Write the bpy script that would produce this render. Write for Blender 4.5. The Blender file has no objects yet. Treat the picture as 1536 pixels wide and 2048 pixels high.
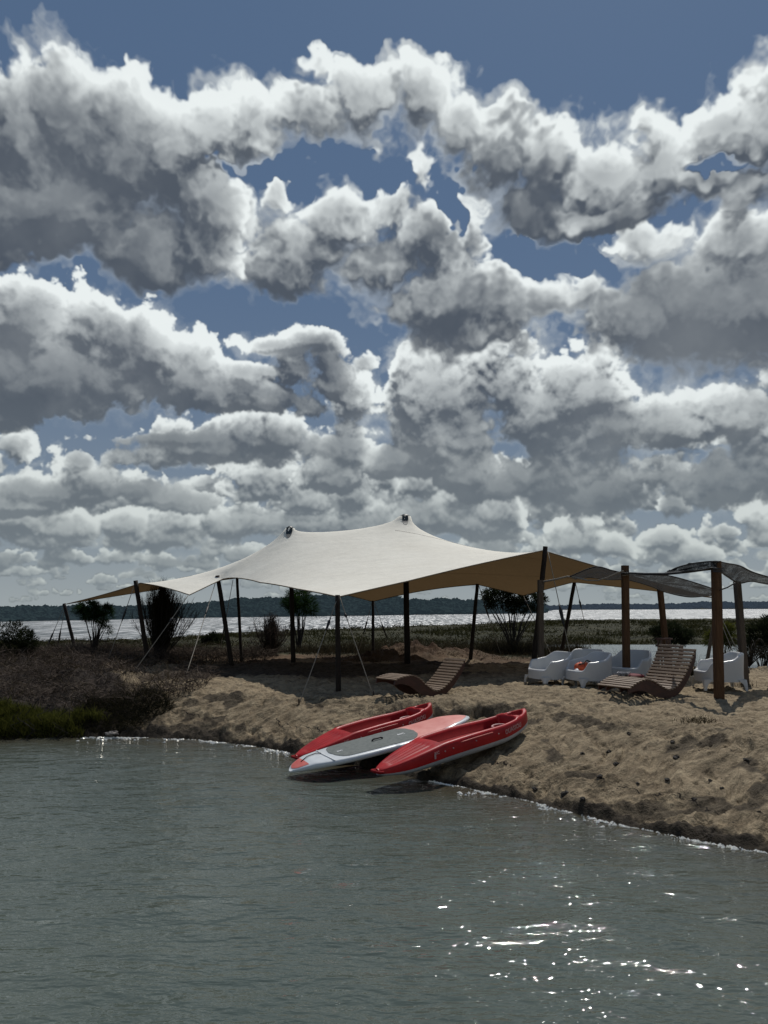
import bpy, math, random, time
import numpy as np
from mathutils import Vector, Matrix
from mathutils.geometry import delaunay_2d_cdt
T0=time.time()
random.seed(5); RNG=np.random.RandomState(11)
SC=bpy.context.scene; COL=SC.collection
EYE=2.55; R=math.radians
FPX=1490.0; PITCH=math.atan(189/1490.0)
def px2dir(px,py):
    a=(px-768)/FPX; b=(1024-py)/FPX
    x=a; y=math.cos(PITCH)-b*math.sin(PITCH); z=math.sin(PITCH)+b*math.cos(PITCH)
    n=np.sqrt(x*x+y*y+z*z)
    return x/n,y/n,z/n
def make_sky(W=3072):
    H=W//2
    rng=np.random.RandomState(7)
    f4=np.float32
    X=((np.arange(W)+.5)/W*2-1).astype(f4)[None,:]
    Z=((np.arange(H)+.5)/H).astype(f4)[:,None]          # row 0 = horizon
    px_per=W/2.0
    def wts(n,m):
        t=np.arange(n)/n*m; i=t.astype(int); u=(t-i).astype(f4)
        return i,[(1-u)**3/6,(3*u**3-6*u**2+4)/6,(-3*u**3+3*u**2+3*u+1)/6,u**3/6]
    def vnoise(cells):
        cx=cells; cy=cells//2
        if cx>=W//2:
            r=rng.randn(H,W).astype(f4); return (r+np.roll(r,1,0)+np.roll(r,1,1)+np.roll(r,(1,1),(0,1)))*.5
        R=rng.randn(cy+3,cx).astype(f4)
        i,w=wts(H,cy); A=sum(R[i+k]*w[k][:,None] for k in range(4))
        j,v=wts(W,cx); return sum(A[:,(j+k)%cx]*v[k][None,:] for k in range(4))*1.9
    CE=[8*2**k for k in range(9)]                        # 8 .. 2048 cells
    bank={c:(vnoise(c),vnoise(c)) for c in CE}
    cnt=[0]
    def sample(img,xi,yi):
        xi=np.clip(xi,0,W-1.001); yi=np.clip(yi,0,H-1.001)
        x0=xi.astype(np.int32); y0=yi.astype(np.int32); fx=xi-x0; fy=yi-y0
        fl=img.ravel(); k=y0*W+x0
        k2=np.minimum(k+W,W*H-2)
        return (fl[k]*(1-fx)+fl[k+1]*fx)*(1-fy)+(fl[k2]*(1-fx)+fl[k2+1]*fx)*fy
    JX=np.broadcast_to(np.arange(W,dtype=f4)[None,:],(H,W)); JY=np.broadcast_to(np.arange(H,dtype=f4)[:,None],(H,W))
    def fbm(base,octs,bill=False,gain=.5):
        s=0;a=1;tot=0; k0=max(0,int(round(math.log2(base/8.))))
        for o in range(octs):
            if k0+o>=len(CE): break
            cnt[0]+=1
            n=np.roll(bank[CE[k0+o]][cnt[0]%2],(cnt[0]*677)%W,1)
            if bill: n=np.abs(n)*1.6-1.0
            s=s+a*n; tot+=a*a; a*=gain
        return s/math.sqrt(tot)
    def st(px,py):
        x,y,z=px2dir(px,py); return x/(1+y),z/(1+y)
    def blobs(lst):
        F=np.full((H,W),-3.0,f4); 
        for e in lst:
            cx,cy,rx,ru,rd=e[:5]; wt=e[5] if len(e)>5 else 1.0
            x,z=st(cx,cy); sx=.5*rx/FPX*1.0; 
            d=((cx-768)**2+(cy-1024)**2)/FPX**2; k=.5/FPX/(1+d*.75)
            rxs,rus,rds=rx*k,ru*k,rd*k
            x0=max(0,int((x-rxs*2.6+1)*.5*W)); x1=min(W,int((x+rxs*2.6+1)*.5*W)+1)
            y0=max(0,int((z-rds*2.6)*H)); y1=min(H,int((z+rus*2.6)*H)+1)
            if x1<=x0 or y1<=y0: continue
            dx=(X[:,x0:x1]-x)/rxs; dz=Z[y0:y1]-z
            dz=np.where(dz>0,dz/rus,dz/rds)
            r=np.sqrt(dx*dx+dz*dz)
            v=(1-r)*wt if wt>0 else (1-r)
            S=F[y0:y1,x0:x1]
            if wt>0:
                k_=.12; h=np.clip(.5+.5*(v-S)/k_,0,1); F[y0:y1,x0:x1]=S*(1-h)+v*h+k_*h*(1-h)
            else:
                F[y0:y1,x0:x1]=S-np.clip(v+.35,0,1)*(-wt)
        return F
    sunp=np.array([.137,.60])
    # direction to the sun in the picture plane (flattened towards "up")
    dX=(sunp[0]-X)+0*Z; dZ=(sunp[1]-Z)*1.0+0*X; dd=np.sqrt(dX*dX+dZ*dZ)+1e-3; dX=dX/dd; dZ=dZ/dd
    dX=dX*.6; dZ=np.maximum(dZ,.35)
    layers=[]
    def layer(lst,cells,amp,soft,kext,step,wispy=0,veil=0,edge=1.0,thick=.62,spots=()):
        t=time.time()
        F=blobs(lst)
        n=fbm(cells,7,bill=True,gain=.66); s=fbm(cells*.5,7,gain=.64)
        d=F*1.15+amp*(n*.30+s*.22)
        wx=fbm(cells*2,5,gain=.7); wz=fbm(cells*2,5,gain=.7)
        ws=W/cells*(.03+wispy*.13)
        d=sample(d,JX+wx*ws,JY+wz*ws)
        T=np.clip(d,0,.75)
        # march towards the sun
        acc=np.zeros_like(T); L0=step*px_per
        prev=0
        for j,q in enumerate([.12,.4,1.0,2.0,3.4,5.2]):
            acc+=sample(T,JX+dX*L0*q,JY+dZ*L0*q)*(q-prev)*.62; prev=q
        body=np.clip(F*.5+.1,0,.7)+np.clip(d,0,.9)*.55
        sp=0
        if spots:
            sp=np.zeros((H,W),f4)
            for (cx,cy,rx,ry,wt) in spots:
                x,z=st(cx,cy); k=.5/FPX/(1+((cx-768)**2+(cy-1024)**2)/FPX**2*.75)
                r2=((X-x)/(rx*k))**2+((Z-z)/(ry*k))**2; sp=np.maximum(sp,wt*np.exp(-r2*.9))
            sp=sample(sp,JX+wx*ws*3.5+s*ws*1.5,JY+wz*ws*3.5)
        tau=kext*acc*.26+body*3.1*thick+sp*3.1
        light=np.exp(-tau)*.86+.14*np.exp(-tau*.25)
        light=light*1.12
        rel=np.clip(d-sample(d,JX+dX*L0*.22,JY+dZ*L0*.22),-.3,.3)
        rel2=np.clip(d-sample(d,JX+dX*L0*.7,JY+dZ*L0*.7),-.4,.4)
        light=light*(1+rel*edge*2.6+rel2*1.3)+rel*edge*.16*(.35+light)+np.clip(rel2,-.2,.4)*.30*(.25+light)
        sf=soft*1.45*(1+1.5*np.clip(1-light,0,1))
        a=np.clip((d+.03)/sf,0,1); a=a*a*(3-2*a)
        thin=np.exp(-np.clip(d,0,2)*6)         # thin rims let the light through
        light=np.clip(light+thin*.16*(.3+light),0,1.15)
        light=np.clip(light+.045*s*(1-light),0,1.15)
        if veil>0:
            fil=fbm(cells*2,6,gain=.68)
            v=F*.9+amp*(s*.3+.1*n)+fil*.16+.16
            v=sample(v,JX+wx*ws*1.6,JY+wz*ws*1.6)
            va=np.clip(v/.5,0,1)**1.4*veil*(.25+.75*np.exp(-2.2*acc))
            layers.append((va,np.clip(.72+.1*fil,0,1)))
        layers.append((a,light))
    R=np.random.RandomState(3)
    heap=lambda L,k:[(q[0],q[1],q[2]*(.75+.3*R.rand()),q[3]*(k*.6+k*.95*R.rand()),q[4])+tuple(q[5:]) for q in L]
    # --- small clouds towards the horizon, everywhere around
    def rows(y0,y1,n,hs,x0=-1500,x1=3000,fl=.45):
        L=[]
        for i in range(n):
            y=y0+(y1-y0)*(i+R.rand()*.8)/n
            s=hs*(1213-y)/300.0*(.6+.8*R.rand())+5
            x=x0+(x1-x0)*R.rand()
            for k in range(R.randint(2,6)):
                L.append((x+R.randn()*s*1.3,y-R.rand()*s*.35,s*(.5+.7*R.rand()),s*(.45+.7*R.rand()),s*.22*(1+fl*R.rand())))
        return L
    layer(rows(1207,1110,330,60),190,1.1,.16,4.5,.006,edge=.8)
    layer(rows(1160,1000,170,75),110,1.2,.14,5,.010,veil=.6)
    layer(rows(1060,880,60,70),64,1.2,.14,5,.014,veil=.6)
    low=[(540,985,105,50,28),(610,1010,90,40,25),(700,985,70,60,50),(770,960,50,40,25),(830,975,60,40,25),(930,990,50,40,25),(1000,1030,60,40,20),(600,1050,190,40,22),
         (850,1045,190,36,24),(720,1060,120,60,20),(30,1040,90,34,22),(130,1060,110,34,22),(250,1050,90,34,22),(330,1080,110,34,22),(440,1060,60,30,18),(1150,1090,70,38,18),(1230,1100,60,30,18),(1400,1110,110,30,16),(1520,1080,70,40,18),
         (1330,1080,80,28,16)]
    side=[]
    for sx in (-1,1):
        for i in range(30):
            x=(768+sx*(900+R.rand()*1900)); y=1000-R.rand()**1.3*1300; s=(70+120*R.rand())*(1213-y)/700+40
            for k in range(4): side.append((x+R.randn()*s,y-R.rand()*s*.4,s*(.6+.6*R.rand()),s*(.4+.4*R.rand()),s*.3))
    layer(heap(low,1.3)+side[:120],75,1.25,.12,5.5,.014,veil=.6)
    midl=[(350,880,180,35,30),(450,905,220,40,35,1.2),(560,880,150,45,45),(300,920,120,35,20),(180,960,70,45,40),(160,925,40,30,25),(90,985,130,30,25),(250,985,150,25,20),(20,890,60,40,30),(20,1010,90,25,18),(330,1000,110,25,18)]
    mid=[(880,800,110,50,45),(1000,790,110,52,60),(1130,790,120,48,70),(1220,850,100,60,60),(1330,860,110,60,50),(1470,840,120,50,40),(1050,860,150,60,40),
         (1110,950,120,55,70),(1200,990,160,50,50,1.3),(1320,960,150,50,60),(1450,960,120,70,70,1.3),(1536,930,80,60,90),(830,830,60,45,30),(850,880,70,45,40),(790,920,62,42,28),(860,935,60,40,25),(930,960,70,50,25),
         (940,880,80,50,30),(1000,985,90,34,22),(690,900,50,60,30),(700,800,60,40,40),(650,960,70,40,25)]
    layer(heap(midl,1.0)+heap(mid,1.25),60,1.2,.12,6,.020,veil=.6,spots=((400,890,240,34,1.1),(190,985,150,26,.8),(1180,1000,190,46,1.),(1090,880,90,40,.7),(1250,860,80,50,.7),(1460,960,110,60,.9),(800,930,60,22,.6),(960,820,60,30,.35)))
    left=[(50,630,120,88,130,1.2),(190,650,85,78,100),(285,700,70,85,90),(80,760,270,90,82,1.5),(360,760,110,80,60),(450,790,110,70,40),(540,800,100,50,35),(490,745,60,30,40),
          (590,740,55,50,60),(660,735,70,70,70),(730,722,48,36,30),(630,685,70,32,30),(530,692,70,20,18),(660,770,60,40,30),(700,790,40,30,20),(610,820,60,30,20),(-150,700,200,150,150),(-60,830,130,50,40)]
    layer(left,50,1.1,.09,5.5,.030,veil=.3,edge=1.1,spots=((120,770,240,75,1.2),(60,640,60,40,.6),(260,720,50,60,.8),(330,800,120,45,.9),(640,740,60,46,.9),(600,800,90,26,1.),(480,800,80,30,.7)))
    hole=[(860,20,330,66,66,-2.2),(80,5,150,52,52,-2.0),(1180,120,190,90,80,-1.6),(660,332,150,24,20,-2.2),(770,330,70,26,26,-2.0),(500,330,60,18,18,-1.6),(906,400,18,50,60,-2.),(1110,508,110,32,30,-2.4),(1220,510,50,22,22,-1.5),(690,655,90,50,40,-1.),(90,560,90,60,40,-1.5),(1420,318,50,16,16,-1.6)]
    ta=[(470,420,100,70,80),(560,375,48,48,60),(590,480,140,90,120),(680,420,110,65,80),(790,400,100,60,60),(560,540,130,60,62,1.2),
         (860,330,60,70,70,.8),(870,450,110,80,110),(760,510,110,60,80),(800,600,60,60,60),(880,610,120,80,90,1.2),(1000,600,100,70,70),(980,660,80,40,30),
         (1090,600,90,60,50),(1160,580,70,60,70),(1230,620,120,60,90,1.2),(1050,690,40,30,20,.8),(690,600,30,30,30,.4),(740,600,40,20,20,.4),
         (1300,470,130,50,50,.9),(1420,600,210,130,125,1.5),(1540,620,200,170,165,1.6),(1300,640,110,90,85,1.3),(1480,480,120,60,60),(1700,600,200,200,150,1.4)]
    layer(ta+side[120:180]+hole,30,.9,.17,4.6,.030,wispy=.3,veil=.75,edge=.9,spots=((600,570,100,38,1),(715,450,70,34,.6),(540,470,34,44,.7),(900,640,100,62,1),(850,480,60,36,.6),(1450,620,210,120,1.3),(1240,660,80,50,.9),(1080,620,60,40,.4)))
    tb=[(20,250,150,185,170,1.2),(130,240,140,150,150,1.1),(250,300,150,150,180,1.3),(120,400,260,100,90,1.4),(350,330,110,130,150,1.1),(-150,350,240,250,170,1.3),
         (300,500,120,90,98,1.3),(400,480,90,90,80),(420,400,80,60,60),
         (430,260,80,55,60,.6),(520,250,70,60,50,.8),(620,220,90,75,80,.9),(720,190,110,85,110,1),(840,200,100,90,90,.9),(920,240,80,60,60,.9),(980,225,50,30,30,.5),(640,120,30,24,30,.4),
         (980,330,80,80,120,1.1),(1080,330,90,80,110,1.2),(1200,350,120,80,90,1.2),(1310,330,90,95,90,1.2),(1400,360,90,80,80),(1480,400,80,70,90),(1040,430,110,60,72,1.3),(1200,420,160,40,45,1.4),
         (1290,255,28,24,22,.9),(1450,255,90,50,60),(1536,250,100,70,90),(1640,300,150,120,150)]
    layer(tb+side[180:]+hole,30,.85,.16,4.2,.034,wispy=.35,veil=.8,edge=.9,spots=((150,330,190,100,1.2),(40,250,70,50,.5),(290,520,110,66,1.2),(250,420,120,60,.8),(700,250,80,34,.6),(1130,425,250,44,1.5),(960,350,44,60,.9),(1020,440,90,52,1.3),(1400,390,90,34,.9),(1480,265,60,26,.35)))
    # --- compose (linear light)
    el=np.arctan2(Z,0*X+.5*(1-(X*X+Z*Z)).clip(.02))          # approx elevation for tinting
    def lin(c): c=np.array(c)/255.0; return np.where(c<=.04045,c/12.92,((c+.055)/1.055)**2.4).astype(f4)
    e=np.clip(2*Z/(1+X*X+Z*Z),0,1)                        # sine of elevation
    A=np.zeros((H,W),f4); C=np.zeros((H,W,3),f4)
    bright=lin((226,232,232)); 
    for i,(a,l) in enumerate(layers):
        hz=np.clip(1-e/ .30,0,1)**1.2                      # towards the horizon: haze
        dark_hi=lin((76,84,95)); dark_lo=lin((124,134,140)); br_lo=lin((176,184,182))
        dark=dark_hi*(1-hz)[...,None]+dark_lo*hz[...,None]
        br=bright*(1-hz)[...,None]+br_lo*hz[...,None]
        ll=((l/(1+.28*l)*1.28)**1.12)[...,None]
        col=dark+(br-dark)*ll
        a_=(a*(.96 if i>1 else .85))
        C=C*(1-a_[...,None])+col*a_[...,None]; A=A*(1-a_)+a_
    C=C/np.maximum(A,1e-4)[...,None]
    out=np.empty((H,W,4),f4); out[...,:3]=C; out[...,3]=A
    return out,e
def P(px,py,Y):
    """world point seen at photo pixel (px,py) at distance Y along +Y"""
    x,y,z=px2dir(px,py); t=Y/y
    return Vector((x*t,Y,EYE+z*t))
def G(px,py,z=1.0):
    x,y,zz=px2dir(px,py); t=(z-EYE)/zz
    return Vector((x*t,y*t,z))
# ---------------------------------------------------------------- helpers
def link(o,parent=None):
    COL.objects.link(o)
    if parent is not None: o.parent=parent
    return o
def tag(o,label=None,cat=None,group=None,kind=None):
    if label: o['label']=label
    if cat: o['category']=cat
    if group: o['group']=group
    if kind: o['kind']=kind
    return o
def thing(name,label,cat,loc=(0,0,0),rotz=0,group=None):
    o=bpy.data.objects.new(name,None); o.empty_display_size=.1
    o.location=loc; o.rotation_euler=(0,0,rotz); link(o); return tag(o,label,cat,group)
class MB:
    def __init__(s): s.v=[]; s.f=[]; s.n=0
    def add(s,V,F):
        s.v.extend([tuple(map(float,p)) for p in V]); s.f.extend([tuple(int(i)+s.n for i in f) for f in F]); s.n+=len(V); return s
    def build(s,name,mat,parent=None,smooth=True):
        me=bpy.data.meshes.new(name); me.from_pydata(s.v,[],s.f); me.materials.append(mat)
        if smooth: me.polygons.foreach_set('use_smooth',[True]*len(me.polygons))
        me.update(); return link(bpy.data.objects.new(name,me),parent)
def np_mesh(name,V,F,mat,parent=None,smooth=False):
    V=np.asarray(V,np.float32); F=np.asarray(F,np.int32); k=F.shape[1]
    me=bpy.data.meshes.new(name); me.vertices.add(len(V)); me.vertices.foreach_set('co',V.ravel())
    me.loops.add(F.size); me.loops.foreach_set('vertex_index',F.ravel())
    me.polygons.add(len(F)); me.polygons.foreach_set('loop_start',np.arange(0,F.size,k,dtype=np.int32))
    me.polygons.foreach_set('loop_total',np.full(len(F),k,np.int32))
    me.polygons.foreach_set('use_smooth',np.full(len(F),smooth,bool))
    me.materials.append(mat); me.update(calc_edges=True); me.validate()
    return link(bpy.data.objects.new(name,me),parent)
def tube(pts,radii,seg=8,cap=True):
    pts=[Vector(p) for p in pts]
    if not hasattr(radii,'__len__'): radii=[radii]*len(pts)
    V=[];F=[]; up=None
    for i,p in enumerate(pts):
        t=(pts[min(i+1,len(pts)-1)]-pts[max(i-1,0)]).normalized()
        if up is None: up=Vector((0,0,1)) if abs(t.z)<.9 else Vector((1,0,0))
        a=t.cross(up).normalized(); b=a.cross(t).normalized(); up=b
        for k in range(seg):
            q=2*math.pi*k/seg; V.append(p+(a*math.cos(q)+b*math.sin(q))*radii[i])
    for i in range(len(pts)-1):
        for k in range(seg): F.append((i*seg+k,i*seg+(k+1)%seg,(i+1)*seg+(k+1)%seg,(i+1)*seg+k))
    if cap: F.append(tuple(range(seg))[::-1]); F.append(tuple((len(pts)-1)*seg+k for k in range(seg)))
    return V,F
def bar(p,q,w,h,side=None,bev=.12):
    """squared timber from p to q with chamfered corners"""
    p=Vector(p);q=Vector(q); t=(q-p).normalized(); s=Vector(side) if side else (Vector((1,0,0)) if abs(t.x)<.9 else Vector((0,0,1)))
    a=(s-t*s.dot(t)).normalized(); b=t.cross(a).normalized(); c=min(w,h)*bev
    prof=[(w/2-c,-h/2),(w/2,-h/2+c),(w/2,h/2-c),(w/2-c,h/2),(-w/2+c,h/2),(-w/2,h/2-c),(-w/2,-h/2+c),(-w/2+c,-h/2)]
    V=[o+a*x+b*y for o in (p,q) for x,y in prof]
    F=[(k,(k+1)%8,8+(k+1)%8,8+k) for k in range(8)]+[tuple(range(8))[::-1],tuple(range(8,16))]
    return V,F
# value noise at arbitrary points
_L=RNG.rand(256,256).astype(np.float32)*2-1
def vn(x,y):
    x=np.asarray(x,float);y=np.asarray(y,float)
    i=np.floor(x).astype(int); j=np.floor(y).astype(int); u=x-i; v=y-j
    u=u*u*u*(u*(u*6-15)+10); v=v*v*v*(v*(v*6-15)+10)
    a=_L[i&255,j&255]; b=_L[(i+1)&255,j&255]; c=_L[i&255,(j+1)&255]; d=_L[(i+1)&255,(j+1)&255]
    return (a*(1-u)+b*u)*(1-v)+(c*(1-u)+d*u)*v
def fb(x,y,o=4,g=.5):
    s=0;a=1
    for k in range(o): s=s+a*vn(x*2**k+17.3*k,y*2**k-9.1*k); a*=g
    return s
def sm(t): t=np.clip(t,0,1); return t*t*(3-2*t)
# ---------------------------------------------------------------- materials
class NT:
    def __init__(s,name):
        s.m=bpy.data.materials.new(name); s.m.use_nodes=True; s.t=s.m.node_tree; s.t.nodes.clear()
        s.out=s.n('ShaderNodeOutputMaterial'); s.geo=None
    def n(s,typ,**kw):
        nd=s.t.nodes.new(typ)
        for k,v in kw.items():
            if k[0]=='_': setattr(nd,k[1:],v)
            else: s.set(nd,k.replace('__',' '),v)
        return nd
    def set(s,nd,key,v):
        k=int(key[1:]) if key[0]=='i' and key[1:].isdigit() else key
        if isinstance(v,bpy.types.NodeSocket): s.t.links.new(v,nd.inputs[k])
        elif isinstance(v,(tuple,list)) and len(v)==3 and nd.inputs[k].type=='RGBA': nd.inputs[k].default_value=(*v,1)
        else: nd.inputs[k].default_value=v
    def pos(s): 
        if not s.geo: s.geo=s.n('ShaderNodeNewGeometry')
        return s.geo.outputs['Position']
    def obj(s): return s.n('ShaderNodeTexCoord').outputs['Object']
    def scale(s,v,sc): return s.n('ShaderNodeVectorMath',_operation='MULTIPLY',i0=v,i1=sc).outputs[0]
    def noise(s,v,scale,detail=4,rough=.55,dist=0): return s.n('ShaderNodeTexNoise',Vector=v,Scale=scale,Detail=detail,Roughness=rough,Distortion=dist).outputs['Fac']
    def ramp(s,f,stops):
        r=s.n('ShaderNodeValToRGB',Fac=f); el=r.color_ramp.elements
        while len(el)<len(stops): el.new(.5)
        for e,(p,c) in zip(el,stops):
            e.position=p; e.color=(*c,1) if hasattr(c,'__len__') else (c,c,c,1)
        return r.outputs['Color']
    def math(s,op,a,b=0.0,c=None):
        n=s.n('ShaderNodeMath',_operation=op,i0=a,i1=b)
        if c is not None: s.set(n,'i2',c)
        return n.outputs[0]
    def mix(s,f,a,b): return s.n('ShaderNodeMixRGB',Fac=f,Color1=a,Color2=b).outputs[0]
    def mul(s,a,b): return s.n('ShaderNodeMixRGB',_blend_type='MULTIPLY',Fac=1.0,Color1=a,Color2=b).outputs[0]
    def bump(s,h,dist,strength=1.0,normal=None):
        n=s.n('ShaderNodeBump',Height=h,Distance=dist,Strength=strength)
        if normal is not None: s.set(n,'Normal',normal)
        return n.outputs[0]
    def done(s,sh): s.t.links.new(sh,s.out.inputs['Surface']); return s.m
    def pr(s,**kw): return s.n('ShaderNodeBsdfPrincipled',**kw)
def simple(name,c1,c2=None,rough=.6,scale=8,bump=0,bscale=40,spec=.5,stretch=None,metal=0):
    t=NT(name); v=t.obj()
    if stretch: v=t.scale(v,stretch)
    col=t.ramp(t.noise(v,scale,5,.6),[(.3,c1),(.72,c2 or c1)])
    b=t.pr(Base__Color=col,Roughness=rough,Metallic=metal); b.inputs['Specular IOR Level'].default_value=spec
    if bump: t.set(b,'Normal',t.bump(t.noise(v,bscale,4,.6),bump))
    return t.done(b.outputs[0])
def leafmat(name,c1,c2,trans=.35,scale=3.0):
    t=NT(name); isl=t.n('ShaderNodeNewGeometry').outputs['Random Per Island']
    n=t.math('ADD',t.math('MULTIPLY',isl,.6),t.math('MULTIPLY',t.noise(t.pos(),scale,3),.4))
    col=t.ramp(n,[(.15,c1),(.8,c2)])
    d=t.n('ShaderNodeBsdfDiffuse',Color=col).outputs[0]; tr=t.n('ShaderNodeBsdfTranslucent',Color=col).outputs[0]
    return t.done(t.n('ShaderNodeMixShader',Fac=trans,i1=d,i2=tr).outputs[0])
M={}
M['pole']=simple('dark_eucalyptus_pole',(.012,.009,.007),(.035,.025,.018),.75,12,.004,60,stretch=(4,4,.6),spec=.2)
M['post']=simple('weathered_timber',(.060,.030,.014),(.13,.070,.034),.75,9,.004,50,stretch=(7,7,.5),spec=.2)
M['postgrey']=simple('greyed_timber',(.06,.045,.035),(.12,.095,.07),.8,9,.004,50,stretch=(7,7,.5),spec=.2)
M['rope']=simple('guy_rope',(.16,.14,.11),(.30,.27,.22),.85,60)
M['strap']=simple('black_strap',(.008,.008,.009),(.02,.02,.02),.6,40)
M['cap']=simple('peak_cap_rubber',(.02,.028,.028),(.035,.045,.045),.5,20)
M['white']=simple('white_moulded_plastic',(.50,.50,.49),(.57,.57,.56),.34,3,.0006,120)
M['lwood']=simple('slat_wood',(.11,.070,.042),(.27,.19,.125),.55,14,.001,60,stretch=(.8,8,8))
M['dwood']=simple('oiled_side_wood',(.030,.010,.006),(.07,.022,.012),.5,7,.001,40,stretch=(1,8,4))
M['red']=simple('red_polyethylene',(.26,.002,.005),(.44,.008,.010),.42,4,.0008,90,spec=.28)
M['redlite']=simple('light_red_plastic',(.52,.09,.075),(.60,.16,.13),.45,9,.0008,90)
M['darkred']=simple('deep_red_recess',(.20,.005,.008),(.26,.008,.01),.75,9,spec=.15)
M['hull']=simple('pale_hull_plastic',(.30,.32,.35),(.42,.43,.46),.4,6,.0008,60)
M['board']=simple('white_board_gelcoat',(.50,.54,.56),(.64,.66,.67),.3,5)
M['pad']=simple('grey_deck_pad',(.085,.10,.095),(.15,.165,.155),.8,18,.0012,200)
M['pink']=simple('sunbleached_red_deck',(.62,.20,.17),(.74,.33,.28),.42,6)
M['letter']=simple('pale_lettering',(.44,.24,.23),(.52,.30,.29),.5,9)
M['lwhite']=simple('white_print',(.7,.7,.7),(.75,.75,.75),.5,9)
M['orange']=simple('orange_nylon',(.48,.06,.02),(.62,.11,.03),.6,9,.003,30)
M['maroon']=simple('maroon_fabric',(.10,.012,.016),(.16,.02,.025),.8,9,.003,60)
M['greycl']=simple('grey_strap_fabric',(.10,.10,.11),(.32,.32,.34),.7,20)
M['barkd']=simple('dark_bark',(.010,.008,.006),(.03,.022,.016),.9,14,.004,40)
M['needle']=leafmat('pine_needles',(.010,.022,.006),(.030,.060,.014),.25)
M['olive']=leafmat('dark_evergreen_leaves',(.010,.014,.007),(.030,.036,.018),.25)
M['greenb']=leafmat('samphire_green',(.024,.030,.007),(.125,.128,.030),.35)
M['brush']=leafmat('dry_brush',(.011,.009,.008),(.14,.112,.092),.12,2)
M['dgrass']=leafmat('dry_grass',(.010,.010,.005),(.085,.068,.042),.2,1.2)
M['mgrass']=leafmat('marsh_green',(.012,.014,.006),(.060,.058,.024),.2,.25)
M['broom']=leafmat('broom_twigs',(.008,.008,.005),(.035,.032,.018),.15)
M['stone']=simple('pale_stone',(.12,.11,.10),(.24,.22,.20),.8,6,.01,20)
M['clod']=simple('wet_earth_clod',(.015,.012,.010),(.045,.036,.026),.9,9,.01,30)

# tent fabric: stretch canvas, cream above, tan when the light comes through
t=NT('cream_stretch_canvas'); p=t.pos()
g=t.n('ShaderNodeNewGeometry').outputs['Backfacing']
stain=t.ramp(t.noise(p,.9,6,.6),[(.3,(.88,.84,.735)),(.7,(.95,.915,.81))])
top=t.mul(stain,t.ramp(t.noise(p,7,4,.6),[(.3,.93),(.7,1.0)]))
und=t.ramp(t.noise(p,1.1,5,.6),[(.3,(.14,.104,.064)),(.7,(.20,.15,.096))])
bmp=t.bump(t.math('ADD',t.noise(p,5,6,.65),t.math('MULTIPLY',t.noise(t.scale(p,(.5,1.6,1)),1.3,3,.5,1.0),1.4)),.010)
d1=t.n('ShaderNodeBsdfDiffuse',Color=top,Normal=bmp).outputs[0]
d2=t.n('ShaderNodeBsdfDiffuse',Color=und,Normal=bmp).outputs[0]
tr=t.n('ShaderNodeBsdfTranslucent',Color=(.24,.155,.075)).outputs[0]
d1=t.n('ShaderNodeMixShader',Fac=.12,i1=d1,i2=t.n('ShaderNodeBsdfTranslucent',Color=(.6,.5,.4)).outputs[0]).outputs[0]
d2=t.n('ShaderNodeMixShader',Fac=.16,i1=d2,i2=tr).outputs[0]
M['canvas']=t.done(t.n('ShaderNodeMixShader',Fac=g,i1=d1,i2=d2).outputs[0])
M['hem']=simple('canvas_hem',(.16,.12,.08),(.24,.19,.13),.8,20)

# shade netting: woven dark mesh, lets part of the light through
t=NT('shade_netting'); p=t.pos()
w=t.noise(t.scale(p,(1,1,1)),38,3,.7)
big=t.noise(p,3.0,4,.6)
tf=t.math('ADD',t.math('MULTIPLY',w,.55),t.math('MULTIPLY',big,.35))
tf=t.ramp(tf,[(.42,.02),(.64,.40)])
df=t.n('ShaderNodeBsdfDiffuse',Color=(.030,.032,.034)).outputs[0]
tl=t.n('ShaderNodeBsdfTranslucent',Color=(.10,.095,.09)).outputs[0]
df=t.n('ShaderNodeMixShader',Fac=.22,i1=df,i2=tl).outputs[0]
M['net']=t.done(t.n('ShaderNodeMixShader',Fac=tf,i1=df,i2=t.n('ShaderNodeBsdfTransparent').outputs[0]).outputs[0])
# ---------------------------------------------------------------- terrain
_sh=[(0,1479),(90,1477),(180,1476),(290,1477),(400,1482),(500,1494),(590,1509),(700,1528),(800,1549),(880,1568),(960,1585),(1060,1605),(1150,1630),(1250,1655),(1350,1675),(1450,1695),(1536,1708)]
WL=.30                                                # level of the pond
SHX=[-200,-40,-20,-11];SHY=[15,15,14,12.9]
for a,b in _sh:
    q=G(a,b,WL); SHX.append(q.x); SHY.append(q.y)
SHX+=[4.1,4.8,5.3,5.6,6.0]; SHY+=[5.6,4.0,0,-20,-400]
SHX=np.array(SHX);SHY=np.array(SHY)
def shore(x): return np.interp(x,SHX,SHY)
def sdist(x,y):
    """signed distance to the pond's edge, + on land"""
    x=np.asarray(x,float);y=np.asarray(y,float); D=np.full(x.shape,1e9)
    for k in range(len(SHX)-1):
        ax,ay,bx,by=SHX[k],SHY[k],SHX[k+1],SHY[k+1]; dx,dy=bx-ax,by-ay
        t=np.clip(((x-ax)*dx+(y-ay)*dy)/(dx*dx+dy*dy),0,1)
        D=np.minimum(D,np.hypot(x-ax-t*dx,y-ay-t*dy))
    return np.where((y>shore(x))|(x>6.0),D,-D)
LAKE=-1.5
_lk=[(-900,1300),(0,1284),(330,1278),(430,1269),(560,1263),(700,1258),(870,1252),(1000,1247),(1100,1240),(1300,1238.5),(1536,1236.5),(2600,1236)]
LKA=np.array([(a-768)/1490 for a,b in _lk]); LKY=np.array([G(a,b,LAKE).y for a,b in _lk])
_fs=[(-1500,1246),(0,1244),(200,1240),(400,1236),(700,1232),(900,1229),(1080,1227),(1100,1220),(1300,1219),(1536,1218),(3000,1218)]
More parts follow.
